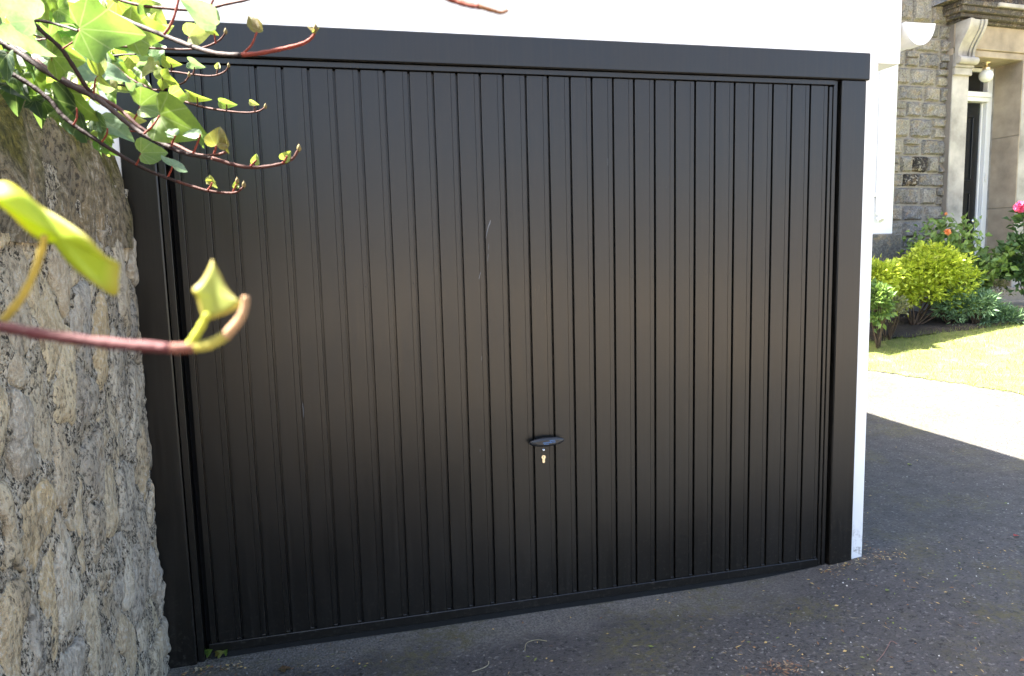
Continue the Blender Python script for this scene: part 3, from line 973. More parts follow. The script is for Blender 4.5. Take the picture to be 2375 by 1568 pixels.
dfr = hpart('door_frame', ff, M['whitegloss'])
q = MB(); q.box(dl - 1.05, fl + .005, dv - .055, dv + .10, zd1 + .002, lerp(zd1, zt0, .45), bev=.006); q.box(dl - 1.05, fl + .02, dv - .075, dv + .10, lerp(zd1, zt0, .45) + .001, zt0, bev=.006); hpart('transom_bar', q, M['whitegloss'], dfr)
q = MB(); q.box(dl - 1.0, fl - .005, dv + .045, dv + .055, zt0 + .001, zl - .051); hpart('fanlight_pane', q, M['glassdark'])
q = MB(); q.box(fl + .02, fl + .045, dv - .04, dv - .021, zd0 + hh_ * .575, zd0 + hh_ * .62, bev=.004); hpart('doorbell', q, M['plastic'])
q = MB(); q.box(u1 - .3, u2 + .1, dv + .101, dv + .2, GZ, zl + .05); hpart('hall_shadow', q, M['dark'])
# steps
sa = hl(2200, 700, 0)[0]
st1 = hl(2330, 668, -.20)[1]; st2 = hl(2340, 700, -.55)[1]
q = MB(); q.box(u1 + .001, u2 - .02, -.10, dv - .021, GZ - .2, zd0 - .001, bev=.01); hpart('threshold', q, M['paver'])
q = MB(); q.box(u1 - .10, u2 + .55, -.42, -.125, GZ - .2, st1, bev=.012); hpart('doorstep', q, M['paver'])
q = MB(); q.box(u1 - .15, u2 + 1.2, -1.15, -.421, GZ - .3, min(st2, st1 - .10), bev=.012); hpart('landing_slab', q, M['paver'])
# globe lamp hanging in the porch
lu, lzz = hl(2286, 176, .10)
lamp = thing('globe_lamp', 'white opal glass globe lamp hanging under the porch lintel', 'lamp', HO + HU * lu + HV * .10 + Vector((0, 0, lzz)), HA)
q = MB(); rg = .088
q.lathe([(rg * math.sin(math.pi * k / 14) + .0005, -rg * math.cos(math.pi * k / 14)) for k in range(15)], (0, 0, 0), 'z', 22); q.build('globe', M['opal'], lamp, True)
q = MB(); q.lathe([(.045, .070), (.048, .11), (.02, .13), (.013, .15), (.013, zl - lzz - .02), (.05, zl - lzz - .012), (.05, zl - lzz - .001)], (0, 0, 0), 'z', 14); q.build('stem', M['brass'], lamp, True)

# ------------------------------------------------------------------ vegetation
def leaf_geo(mb, p, n, d, L, Wd, fold=.25):
    """one small leaf: two folded halves, six points"""
    s = d.cross(n)
    if s.length < 1e-5: return
    s.normalize(); n = s.cross(d).normalized()
    v = [p, p + d * L * .40 + s * Wd * .5 + n * fold * Wd, p + d * L * .40, p + d * L * .40 - s * Wd * .5 + n * fold * Wd, p + d * L - n * .12 * L]
    mb.add(v, [(0, 1, 2), (0, 2, 3), (1, 4, 2), (2, 4, 3)])
def rnd_unit(R_):
    while True:
        v = Vector((R_.uniform(-1, 1), R_.uniform(-1, 1), R_.uniform(-1, 1)))
        if .05 < v.length < 1: return v.normalized()
def crown(R_, centre, radii, nclump, per, L, spread, up=.4, fill=.55, aspect=.5):
    mb = MB(); c0 = Vector(centre); clumps = []
    for _ in range(nclump):
        u = rnd_unit(R_)
        if u.z < -.35 and R_.random() < .6: u.z = -u.z
        r = R_.uniform(fill, 1.0)
        c = c0 + Vector((u.x * radii[0], u.y * radii[1], u.z * radii[2])) * r
        clumps.append((c, u))
        k = int(per * R_.uniform(.6, 1.3))
        for _ in range(k):
            off = Vector((R_.gauss(0, 1), R_.gauss(0, 1), R_.gauss(0, .8))) * spread
            p = c + off
            d = (u * .9 + off.normalized() * .8 + rnd_unit(R_) * .7 + Vector((0, 0, up * .3))).normalized()
            n = (Vector((0, 0, 1)) * up + u * .5 + rnd_unit(R_) * .7).normalized()
            l = L * R_.uniform(.6, 1.25)
            leaf_geo(mb, p, n, d, l, l * aspect * R_.uniform(.8, 1.2))
    return mb, clumps
def branches(R_, base, clumps, r0, k=14, nodes=5):
    mb = MB(); base = Vector(base)
    for i in range(min(k, len(clumps))):
        c = clumps[R_.randrange(len(clumps))][0]
        pts = []; 
        b = base + Vector((R_.uniform(-.03, .03), R_.uniform(-.03, .03), 0))
        mid = lerp(b, c, .45) + Vector((R_.uniform(-.06, .06), R_.uniform(-.06, .06), R_.uniform(-.02, .10)))
        for j in range(nodes + 1):
            t = j / nodes
            pts.append((b * (1 - t) ** 2 + mid * 2 * t * (1 - t) + c * t * t))
        mb.tube(pts, [r0 * (1 - .75 * j / nodes) for j in range(nodes + 1)], 6)
    return mb
def shrub(name, label, cat, px, py, d, wpx, hpx, depth, basepx, mat, nclump, per, L, spread, seed, r0=.012, nb=12, group=None, fill=.55, aspect=.5, up=.4):
    R_ = random.Random(seed)
    c = at(px, py, d)
    rx = wpx / 2 / FPX * d; rz_ = hpx / 2 / FPX * d
    b = at(basepx[0], basepx[1], d); b.z = ground_z(b.x, b.y)
    t = thing(name, label, cat, b, 0, group)
    cr, cl = crown(R_, c, (rx, depth, rz_), nclump, per, L, spread, up, fill, aspect)
    o = cr.build('crown', mat, t); o.location = -b
    s = branches(R_, b - Vector((0, 0, .03)), cl, r0, nb); o = s.build('trunk', M['twig'], t, True); o.location = -b
    return t, b
sun_off = None
# lime shrub in front, several overlapping pads
R_ = random.Random(3)
dB = (on_ground(2115, 757) - CAM).dot(CF)
bb = at(2115, 757, dB); bb.z = ground_z(bb.x, bb.y)
lime = thing('lime_shrub', 'rounded lime green shrub with bare twisted stems in the flower bed', 'shrub', bb)
mb = MB(); allcl = []
for (px, py, wpx, hpx, dep, ncl) in ((2165, 622, 150, 76, .36, 80), (2082, 642, 84, 56, .28, 36), (2205, 656, 110, 80, .30, 50), (2135, 676, 130, 56, .28, 42), (2165, 590, 84, 38, .25, 26), (2130, 645, 140, 90, .3, 40), (2215, 690, 90, 44, .26, 30), (2095, 690, 60, 50, .2, 22)):
    c = at(px, py, dB)
    k = dB / FPX
    m2, cl = crown(R_, c, (wpx / 2 * k, dep, hpx / 2 * k), ncl, 24, .058, .042, 1.1, .7, .62)
    mb.add(m2.v, m2.f); allcl += cl
o = mb.build('crown', M['bush_lime'], lime); o.location = -bb
s = branches(R_, bb - Vector((0, 0, .04)), allcl, .013, 9); o = s.build('trunk', M['twig'], lime, True); o.location = -bb

# rose bush behind it: arching canes, bigger leaves, orange blooms
R_ = random.Random(11)
dR = dB + .30
rb = at(2215, 752, dR); rb.z = ground_z(rb.x, rb.y)
rose = thing('rose_bush', 'loose rose bush with arching canes and two orange blooms by the doorway', 'rose bush', rb)
canes = MB(); lv = MB()
ends = [(2128, 540), (2150, 520), (2190, 505), (2205, 520), (2170, 545), (2235, 520), (2242, 515), (2215, 560), (2262, 560), (2285, 585), (2300, 600), (2335, 590), (2348, 600), (2315, 625), (2345, 585), (2140, 570), (2180, 575), (2205, 590), (2250, 600), (2265, 640), (2285, 640), (2330, 610), (2300, 585), (2225, 545), (2160, 560), (2112, 560)]
for (px, py) in ends:
    e = at(px, py, dR + R_.uniform(-.25, .3))
    mid = lerp(rb, e, .55) + Vector((0, 0, .22)) + rnd_unit(R_) * .05
    pts = [rb * (1 - t) ** 2 + mid * 2 * t * (1 - t) + e * t * t for t in [i / 8 for i in range(9)]]
    canes.tube(pts, [.009 * (1 - .7 * i / 8) for i in range(9)], 5)
    for k in range(80):
        t = R_.uniform(.40, 1.0)
        i = min(7, int(t * 8)); q = lerp(pts[i], pts[i + 1], t * 8 - i)
        q = q + Vector((R_.gauss(0, .055), R_.gauss(0, .055), R_.gauss(0, .05)))
        l = R_.uniform(.055, .11)
        leaf_geo(lv, q, (Vector((0, 0, .7)) + rnd_unit(R_) * .8).normalized(), (rnd_unit(R_) + Vector((0, 0, .1))).normalized(), l, l * .62, .15)
o = canes.build('cane', M['twig'], rose, True); o.location = -rb
o = lv.build('crown', M['bush_mid'], rose); o.location = -rb
def bloom(px, py, d, r, mat, parent, org, n=60):
    c = at(px, py, d); mb = MB()
    for k in range(n):
        u = rnd_unit(R_); rr = r * R_.uniform(.3, 1)
        leaf_geo(mb, c + u * rr * .4, u, (u + rnd_unit(R_) * .8).normalized(), r * .8, r * .8, .2)
    o = mb.build('flower', mat, parent); o.location = -org
bloom(2197, 538, dR - .35, .042, M['orange'], rose, rb)
bloom(2193, 496, dR - .1, .022, M['orange'], rose, rb, 30)
# feathery blue-green plants in front of the steps
feather = []
for i, (px, py, d, wpx, hpx, lab) in enumerate(((2205, 715, dB - .05, 90, 80, 'dark feathery green perennial under the lime shrub'),
                                              (2262, 712, dB - .15, 110, 84, 'tall feathery blue-green perennial clump before the doorstep'),
                                              (2325, 738, dB - .1, 70, 46, 'low silvery green perennial at the lawn corner'))):
    shrub('perennial_plant', lab, 'plant', px, py, d, wpx, hpx, .22, (px, py + hpx * .45), M['bush_blue'], 60, 30, .065, .030, 30 + i, .006, 20, 'feathery perennials in the bed', .35, .26, .5)
# left edge of the bed, next to the garage corner
shrub('leafy_shrub', 'tall leafy green shrub showing past the white garage corner', 'shrub', 2036, 655, dB - 0.45, 60, 90, .25, (2040, 760), M['bush_lime'], 60, 22, .07, .045, 41, .010, 14, None, .5, .6, .6)
shrub('leafy_shrub', 'small shrub of broad green leaves low by the garage corner', 'shrub', 2030, 705, dB - 0.75, 40, 90, .18, (2035, 770), M['bush_mid'], 34, 18, .075, .035, 42, .008, 10, None, .4, .6, .6)
shrub('variegated_shrub', 'small cream and green variegated shrub over bare soil', 'shrub', 2068, 718, dB - 0.50, 72, 50, .18, (2062, 765), M['bush_vari'], 40, 26, .036, .028, 43, .007, 12, None, .5, .5, .5)
shrub('dwarf_shrub', 'reddish brown twiggy little shrub beside the doorstep', 'shrub', 2300, 672, dB + .35, 70, 44, .2, (2295, 715), M['bush_vari'], 30, 16, .045, .03, 44, .006, 12, None, .5, .5, .5)
# hydrangea at the right
R_ = random.Random(9)
dH = dB + .20
hb = at(2392, 735, dH); hb.z = ground_z(hb.x, hb.y)
hyd = thing('hydrangea', 'dark leaved hydrangea with pink flower heads at the porch pilaster', 'hydrangea', hb)
mb = MB(); cls = []
for (px, py, wpx, hpx) in ((2402, 520, 100, 60), (2402, 580, 100, 80), (2400, 630, 84, 60), (2378, 590, 44, 70), (2372, 640, 30, 50)):
    c = at(px, py, dH); k = dH / FPX
    m2, cl = crown(R_, c, (wpx / 2 * k, .3, hpx / 2 * k), 26, 8, .11, .05, .8, .5, .72); mb.add(m2.v, m2.f); cls += cl
o = mb.build('crown', M['hydrangea'], hyd); o.location = -hb
s = branches(R_, hb - Vector((0, 0, .03)), cls, .010, 16); o = s.build('trunk', M['twig'], hyd, True); o.location = -hb
bloom(2366, 480, dH - .30, .075, M['pink'], hyd, hb, 160)
bloom(2412, 470, dH - .30, .075, M['pink'], hyd, hb, 120)

# lawn grass
R_ = random.Random(17); gm = MB(); cnt = 0
while cnt < 26000:
    x = R_.uniform(5.0, 10.5); y = R_.uniform(.6, 4.9)
    e = .04 * noise.noise((x * 5, y * 5, .3))
    if not (x > line_x(LN, y) + e - .04 and y < line_y(BD, x) + e + .05): continue
    z = ground_z(x, y) + .004; h = R_.uniform(.018, .05)
    edge = y > line_y(BD, x) - .12
    if edge: h *= 1.3
    a = R_.uniform(0, 6.28); w_ = .0022; lx_ = R_.gauss(0, .35) * h; ly_ = R_.gauss(0, .35) * h
    ca, sa_ = math.cos(a) * w_, math.sin(a) * w_
    gm.add([(x - ca, y - sa_, z), (x + ca, y + sa_, z), (x + lx_, y + ly_, z + h)], [(0, 1, 2)]); cnt += 1
go = gm.build('lawn_grass', M['grass']); go['kind'] = 'stuff'; go['label'] = 'short sunlit grass covering the lawn'; go['category'] = 'grass'

# ------------------------------------------------------------------ ivy
def leaf_mesh(name, half, fold, curl, wave, seed):
    """leaf of unit length along +y from its stalk, folded on the midrib"""
    mb = MB(); n = len(half)
    ribs = [0.0] + [max(0.02, i / (n - 1)) for i in range(1, n)]
    def zf(x, y):
        return fold * abs(x) - curl * y * y + wave * math.sin(7 * y + seed) * abs(x) + .03 * noise.noise((x * 3, y * 3, seed))
    idx = {}
    for side in (1, -1):
        for i, (x, y) in enumerate(half):
            for k, f in enumerate((0, .33, .67, 1)):
                if k == 0 and side == -1: idx[(side, i, 0)] = idx[(1, i, 0)]; continue
                xx = side * x * f; yy = lerp(ribs[i], y, f)
                idx[(side, i, k)] = len(mb.v); mb.v.append((xx, yy, zf(xx, yy)))
    for side in (1, -1):
        for i in range(n - 1):
            for k in range(3):
                f = [idx[(side, i, k)], idx[(side, i, k + 1)], idx[(side, i + 1, k + 1)], idx[(side, i + 1, k)]]
                g_ = []
                for a in f:
                    if a not in g_: g_.append(a)
                if len(g_) >= 3:
                    mb.f.append(tuple(g_ if side == 1 else g_[::-1])); mb.m.append(0)
    me = mb.mesh(name, M['leaf'], True); me['fixed'] = 1
    return me
HEART = [(.02, .0), (.16, -.12), (.32, -.13), (.45, -.02), (.50, .14), (.47, .30), (.39, .46), (.29, .62), (.18, .80), (.07, .94), (0.005, 1.0)]
LOBED = [(.02, .0), (.18, -.13), (.36, -.12), (.47, .0), (.60, .22), (.55, .33), (.40, .40), (.31, .54), (.22, .74), (.09, .92), (0.005, 1.0)]
BLADE = [(.01, .0), (.10, -.03), (.22, .02), (.32, .14), (.36, .28), (.33, .44), (.27, .58), (.19, .72), (.11, .86), (.04, .96), (0.005, 1.0)]
LM = {'heart': [leaf_mesh('heart_leaf', HEART, f, c, w, s) for f, c, w, s in ((.22, .18, .16, 1), (.40, .28, .18, 2), (.12, -.14, .22, 3))],
      'lobed': [leaf_mesh('lobed_leaf', LOBED, f, c, w, s) for f, c, w, s in ((.20, .18, .18, 4), (.36, .30, .20, 5), (.14, -.10, .20, 6))],
      'blade': [leaf_mesh('blade_leaf', BLADE, f, c, w, s) for f, c, w, s in ((.6, .2, .05, 7), (.9, .3, .05, 8), (.3, .1, .08, 9))]}
TOC = -CF
def put_leaf(parent, org, base, tip, kind, var, roll, wscale, colr, name='leaf'):
    """leaf from base to tip; roll turns its face away from the viewer"""
    y = (tip - base); L = y.length; y = y.normalized()
    n = TOC - y * TOC.dot(y); n = n.normalized() if n.length > 1e-4 else Vector((0, 0, 1))
    n = (Matrix.Rotation(roll, 3, y) @ n)
    x = y.cross(n).normalized(); z = x.cross(y)
    o = bpy.data.objects.new(name, LM[kind][var]); col.objects.link(o)
    o.parent = parent
    m = Matrix(((x.x * L * wscale, y.x * L, z.x * L, base.x - org.x), (x.y * L * wscale, y.y * L, z.y * L, base.y - org.y),
                (x.z * L * wscale, y.z * L, z.z * L, base.z - org.z), (0, 0, 0, 1)))
    o.matrix_basis = m
    o.color = (*colr, 1)
    return o
Z1 = .3152                                   # scale of the enlarged view the ivy was read from
def smooth_path(P, n=6):
    out = []
    for i in range(len(P) - 1):
        p0, p1, p2, p3 = P[max(0, i - 1)], P[i], P[i + 1], P[min(len(P) - 1, i + 2)]
        for k in range(n):
            t = k / n
            out.append(.5 * ((2 * p1) + (p2 - p0) * t + (2 * p0 - 5 * p1 + 4 * p2 - p3) * t * t + (3 * p1 - p0 - 3 * p2 + p3) * t ** 3))
    out.append(P[-1]); return out
IO = Vector((-.38, -1.4, 1.70))
ivy = thing('ivy_plant', 'sprawling ivy with trailing stems on top of the mossy stone wall', 'ivy', IO)
BARK = (.030, .018, .017); REDB = (.075, .027, .021); RED = (.20, .040, .026); PALE = (.16, .12, .045)
def stem(parent, org, pts, d0, d1, r0, r1, colr, name='stem', scale=Z1):
    n = len(pts)
    P = [at(x * scale, y * scale, lerp(d0, d1, i / max(1, n - 1))) for i, (x, y) in enumerate(pts)]
    S = smooth_path(P)
    mb = MB(); mb.tube(S, [lerp(r0, r1, (i / (len(S) - 1)) ** 1.3) * (1 + .10 * math.sin(i * 1.9)) for i in range(len(S))], 8)
    o = mb.build(name, M['stem'], parent, True); o.location = -org; o.color = (*colr, 1)
    return S
def S(pts, d0, d1, r0=.0024, r1=.0011, c=BARK): return stem(ivy, IO, pts, d0, d1, r0, r1, c)
def bud(x, y, d, r, colr, parent=ivy, org=IO):
    c = at(x * Z1, y * Z1, d); mb = MB()
    mb.lathe([(.0003, -r * 1.5), (r * .7, -r * .8), (r, 0), (r * .75, r * .9), (.0003, r * 2.0)], c, 'z', 8)
    o = mb.build('bud', M['stem'], parent, True); o.location = -org; o.color = (*colr, 1)
# main trailing stems
S([(560, -60), (660, 0), (760, 70), (950, 160), (1200, 260), (1420, 345), (1600, 395), (1780, 405)], 1.02, .80, .0034, .0026)
S([(1780, 405), (1900, 395), (2080, 360), (2230, 320), (2300, 270), (2315, 225)], .80, .78, .0026, .0013, RED)
S([(-40, 270), (0, 300), (130, 380), (330, 520), (500, 620), (680, 710), (800, 790), (930, 900), (1060, 990), (1240, 1080), (1390, 1135), (1560, 1165)], 1.02, .88, .0045, .0024)
S([(1560, 1165), (1760, 1222), (1900, 1232), (2050, 1210), (2150, 1170), (2195, 1100)], .88, .86, .0024, .0014, REDB)
S([(200, 130), (330, 250), (450, 360), (540, 490), (620, 620), (690, 700)], .90, .97, .0028, .0028)
S([(250, 430), (420, 560), (620, 660), (860, 790), (1060, 960), (1300, 1072), (1450, 1140), (1590, 1140), (1660, 1120)], 1.02, .87, .0032, .0016, REDB)
S([(80, 540), (230, 630), (370, 740), (450, 840), (540, 920), (680, 1010), (800, 1090), (1000, 1210), (1150, 1280), (1300, 1335)], 1.0, .98, .0034, .0022)
S([(1300, 1335), (1500, 1398), (1650, 1420), (1740, 1415), (1795, 1370)], .98, .96, .0022, .0012, REDB)
S([(700, 320), (880, 340), (1030, 350), (1200, 360), (1370, 365), (1500, 350), (1610, 300), (1660, 240)], 1.2, 1.05, .0022, .0012, REDB)
S([(760, -60), (880, 0), (1030, 40), (1200, 60), (1400, 75), (1530, 65), (1650, 35), (1810, 2), (1860, -20)], .95, .85, .0022, .0014, REDB)
S([(1090, 525), (1270, 530), (1420, 550), (1560, 560), (1650, 530), (1680, 490)], 1.35, 1.28, .0021, .0012, REDB)
S([(700, 420), (830, 480), (950, 575), (1060, 630), (1150, 665), (1250, 640), (1350, 610), (1390, 560)], 1.3, 1.2, .0024, .0012, REDB)
S([(1180, 690), (1360, 750), (1500, 790), (1640, 815), (1800, 830), (1900, 820), (1950, 790)], 1.3, 1.2, .0024, .0012, REDB)
S([(760, 940), (880, 960), (1060, 970), (1230, 965)], 1.1, 1.1, .0014, .0010, RED)
S([(0, 330), (200, 420), (420, 470), (640, 560), (840, 620), (1100, 650)], 1.2, 1.25, .003, .0018)
S([(90, 160), (300, 155), (480, 200), (580, 230)], .95, .90, .0022, .0016)
S([(1320, -30), (1285, 110), (1245, 200), (1205, 255)], .86, .86, .0015, .0017, RED)
S([(620, 180), (800, 290), (960, 330), (1100, 300), (1140, 140)], 1.25, 1.2, .0018, .0010, REDB)
# petioles
PET = [((590, 215), (575, 280), (460, 360), .90), ((690, 690), (700, 600), (725, 555), .95), ((1060, 985), (1120, 930), (1175, 850), .90), ((1420, 1130), (1450, 1060), (1475, 990), .88),
       ((1790, 395), (1850, 330), (1890, 235), .80), ((1000, 1215), (1025, 1170), (1035, 1130), .98), ((1235, 1300), (1260, 1250), (1265, 1225), .98), ((1530, 1398), (1550, 1370), (1560, 1345), .97),
       ((1715, 1412), (1725, 1385), (1738, 1360), .97), ((1845, 1222), (1870, 1195), (1885, 1180), .86), ((2080, 1200), (2100, 1175), (2110, 1150), .86), ((980, 890), (1015, 830), (1030, 785), 1.0),
       ((1390, 350), (1390, 310), (1390, 275), 1.08), ((1205, 665), (1205, 620), (1190, 570), 1.2), ((1260, 525), (1262, 490), (1255, 470), 1.3), ((1420, 545), (1428, 515), (1430, 495), 1.3),
       ((1595, 545), (1600, 515), (1605, 500), 1.28), ((1450, 775), (1453, 745), (1450, 715), 1.25), ((1665, 815), (1668, 790), (1665, 770), 1.22), ((1875, 825), (1875, 800), (1870, 780), 1.2),
       ((540, 920), (565, 870), (565, 795), .98), ((750, 1045), (785, 990), (790, 945), .98), ((1575, 1130), (1585, 1100), (1590, 1070), .87), ((1260, 1080), (1275, 1030), (1290, 1000), .9),
       ((1585, 320), (1582, 280), (1575, 250), 1.06), ((375, 530), (385, 470), (380, 410), .97), ((1540, 65), (1560, 20), (1575, -10), .86)]
for a, b, c, d in PET:
    stem(ivy, IO, [a, b, c], d, d - .01, .0014, .0010, RED if d < 1.1 else REDB, 'petiole')
for x, y, d in ((1745, 1335, .965), (2200, 1095, .86), (1660, 235, 1.05), (2320, 210, .78), (1795, 1362, .96), (1682, 485, 1.28), (1953, 785, 1.2), (1392, 553, 1.2), (1575, 245, 1.06)):
    bud(x, y, d, .0028, PALE)
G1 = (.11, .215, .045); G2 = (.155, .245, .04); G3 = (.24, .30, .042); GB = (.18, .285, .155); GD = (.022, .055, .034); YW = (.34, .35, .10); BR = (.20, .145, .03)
def L(bx, by, tx_, ty_, d, kind='heart', var=0, roll=0.0, ws=1.0, c=G1, dd=0.0):
    put_leaf(ivy, IO, at(bx * Z1, by * Z1, d), at(tx_ * Z1, ty_ * Z1, d + dd), kind, var, roll, ws, c)
L(590, 215, 1060, 240, .88, 'lobed', 0, .15, .95, G1, .02)
L(250, 150, -30, -20, .80, 'heart', 0, .3, 1.2, GB, -.03)
L(90, 170, 350, 450, .86, 'heart', 1, .75, .9, GB, .02)
L(382, 408, 610, 450, .96, 'lobed', 0, .35, 1.2, G2, .0)
L(382, 408, 190, 300, .96, 'heart', 1, .35, .8, G1, .0)
L(570, 450, 950, 640, 1.0, 'heart', 2, -.85, .95, GB, .04)
L(727, 560, 690, 325, .93, 'blade', 1, .5, .75, G3)
L(727, 560, 800, 640, .93, 'blade', 0, .4, .8, G3)
L(1033, 785, 1330, 745, .99, 'heart', 0, -.2, .95, G2, .02)
L(1250, 700, 1390, 730, 1.02, 'heart', 0, .5, 1.2, G2, .02)
L(1178, 848, 1495, 1000, .90, 'heart', 0, .2, .95, G2, -.01)
L(1037, 1128, 1240, 1110, .97, 'heart', 0, -.1, 1.15, G2, .02)
L(1590, 1075, 1620, 925, .87, 'heart', 1, .4, 1.15, BR)
L(1660, 1000, 1665, 1130, .87, 'blade', 0, .6, .9, BR)
L(1266, 1228, 1335, 1180, .975, 'heart', 0, .4, 1.6, GB, .02)
L(1535, 1300, 1590, 1385, .97, 'blade', 0, .2, .9, YW)
L(1520, 1340, 1580, 1335, .97, 'blade', 1, .1, .9, BR)
L(1735, 1380, 1740, 1320, .965, 'heart', 1, .3, .8, G3)
L(1590, 190, 1330, -20, .86, 'blade', 2, .3, 1.0, GB, -.03)
L(1390, 270, 1560, 215, 1.07, 'heart', 0, .2, .95, YW)
L(1890, 240, 1830, 100, .80, 'blade', 0, .4, 1.0, BR)
L(1930, 235, 1860, 120, .80, 'blade', 1, -.3, .9, BR)
L(1190, 430, 1325, 485, 1.3, 'blade', 0, .7, .9, G3)
L(1395, 455, 1495, 500, 1.3, 'heart', 1, .5, .8, GB)
L(1598, 510, 1605, 455, 1.28, 'blade', 0, .3, 1.1, YW)
L(1190, 570, 1305, 635, 1.19, 'lobed', 0, .4, 1.1, G3)
L(1190, 570, 1145, 470, 1.19, 'heart', 0, .4, .9, G3)
L(1140, 455, 1060, 580, 1.22, 'heart', 2, .3, .95, YW)
L(1000, 480, 1165, 430, 1.3, 'blade', 2, .6, .9, GB)
L(1375, 670, 1530, 752, 1.25, 'blade', 1, .7, .7, G3)
L(1610, 745, 1735, 780, 1.22, 'blade', 0, .6, .9, G2)
L(1835, 745, 1900, 775, 1.2, 'blade', 0, .5, .9, YW)
L(1870, 1205, 1890, 1130, .86, 'heart', 1, .5, .85, G3)
L(2085, 1175, 2140, 1110, .86, 'heart', 1, .3, .95, G3)
L(490, 680, 735, 900, 1.0, 'blade', 2, .6, .95, G2)
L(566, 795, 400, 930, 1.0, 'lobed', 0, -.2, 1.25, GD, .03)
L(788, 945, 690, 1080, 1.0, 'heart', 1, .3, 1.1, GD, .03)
L(740, 870, 985, 1030, 1.02, 'blade', 2, -.5, .85, GB)
L(880, 850, 1060, 900, 1.06, 'blade', 0, .6, 1.0, YW)
L(1477, 992, 1335, 985, .875, 'blade', 2, .4, .9, GB)
L(1292, 1000, 1210, 945, .895, 'heart', 1, .4, 1.0, GB)
L(1477, 992, 1490, 1090, .875, 'blade', 0, .2, .8, G1)
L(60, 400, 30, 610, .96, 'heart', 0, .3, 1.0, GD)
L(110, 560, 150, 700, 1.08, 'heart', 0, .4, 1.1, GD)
L(1100, 170, 960, 150, 1.15, 'heart', 0, .5, 1.0, YW)
L(1170, 230, 1275, 195, 1.15, 'blade', 0, .6, 1.0, YW)
L(1075, 140, 1070, 80, 1.15, 'blade', 0, .4, 1.2, G3)
L(2300, 240, 2350, 205, .78, 'blade', 0, .5, .6, BR)
L(2300, 240, 2260, 185, .78, 'blade', 0, .5, .6, BR)
L(1020, 30, 1130, 50, .92, 'heart', 0, .5, 1.3, G1)
L(430, 70, 560, 160, .98, 'lobed', 0, .3, 1.1, G1)
L(1520, 200, 1600, 260, 1.05, 'blade', 0, .3, .9, G3)
# the mass behind
R_ = random.Random(77)
n_l = 0
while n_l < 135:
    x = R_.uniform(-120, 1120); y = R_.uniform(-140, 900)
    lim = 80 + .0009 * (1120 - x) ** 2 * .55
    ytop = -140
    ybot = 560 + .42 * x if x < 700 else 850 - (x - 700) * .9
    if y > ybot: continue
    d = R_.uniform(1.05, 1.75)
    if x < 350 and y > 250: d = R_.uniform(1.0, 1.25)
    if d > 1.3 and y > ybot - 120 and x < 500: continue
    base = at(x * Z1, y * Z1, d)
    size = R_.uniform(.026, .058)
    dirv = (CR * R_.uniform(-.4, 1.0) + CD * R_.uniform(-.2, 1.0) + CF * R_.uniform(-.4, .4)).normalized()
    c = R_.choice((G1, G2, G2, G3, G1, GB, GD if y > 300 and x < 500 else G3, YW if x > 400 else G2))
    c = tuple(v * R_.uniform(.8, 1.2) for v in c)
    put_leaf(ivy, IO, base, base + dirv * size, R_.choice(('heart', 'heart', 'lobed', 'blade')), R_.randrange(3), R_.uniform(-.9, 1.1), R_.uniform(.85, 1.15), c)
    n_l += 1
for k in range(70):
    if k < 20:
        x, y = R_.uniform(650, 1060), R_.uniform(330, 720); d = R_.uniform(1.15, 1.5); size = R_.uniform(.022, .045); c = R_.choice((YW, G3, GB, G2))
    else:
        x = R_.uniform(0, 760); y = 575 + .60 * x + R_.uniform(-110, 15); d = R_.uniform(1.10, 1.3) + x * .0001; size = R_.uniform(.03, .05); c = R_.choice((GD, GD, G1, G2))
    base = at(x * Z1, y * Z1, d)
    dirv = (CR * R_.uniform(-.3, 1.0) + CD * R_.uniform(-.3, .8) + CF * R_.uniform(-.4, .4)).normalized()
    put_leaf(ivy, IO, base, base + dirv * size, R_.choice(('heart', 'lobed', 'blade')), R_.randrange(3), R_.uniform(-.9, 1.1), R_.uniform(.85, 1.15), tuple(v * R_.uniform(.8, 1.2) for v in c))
# added unseen ivy shading twig and stems, too many leaves to tell apart
hm = MB(); RH = random.Random(123)
for k in range(520):
    yy = RH.uniform(-3.2, -1.15); c_ = Vector((RH.gauss(-.46, .14), yy, 1.84 + abs(RH.gauss(0, .30))))
    rel = c_ - CAM; zd_ = rel.dot(CF)
    if zd_ > .05 and PW / 2 + FPX * rel.dot(CR) / zd_ > -60: continue
    d_ = (rnd_unit(RH) + Vector((.3, 0, -.3))).normalized(); l_ = RH.uniform(.05, .09)
    leaf_geo(hm, c_, (Vector((.3, -.2, .8)) + rnd_unit(RH) * .7).normalized(), d_, l_, l_ * .95, .12)
ho_ = hm.build('shade_foliage', M['ivy_shade'], ivy); ho_.location = -IO; ho_['kind'] = 'stuff'
# stray stems inside the mass
for k in range(16):
    x = R_.uniform(0, 800); y = R_.uniform(-60, 560); d = R_.uniform(1.1, 1.5)
    dx = R_.uniform(120, 380); dy = R_.uniform(-30, 200)
    S([(x, y), (x + dx * .4, y + dy * .5 + 20), (x + dx * .75, y + dy * .9), (x + dx, y + dy * .85)], d, d - .05, .0020, .0011, R_.choice((BARK, REDB)))

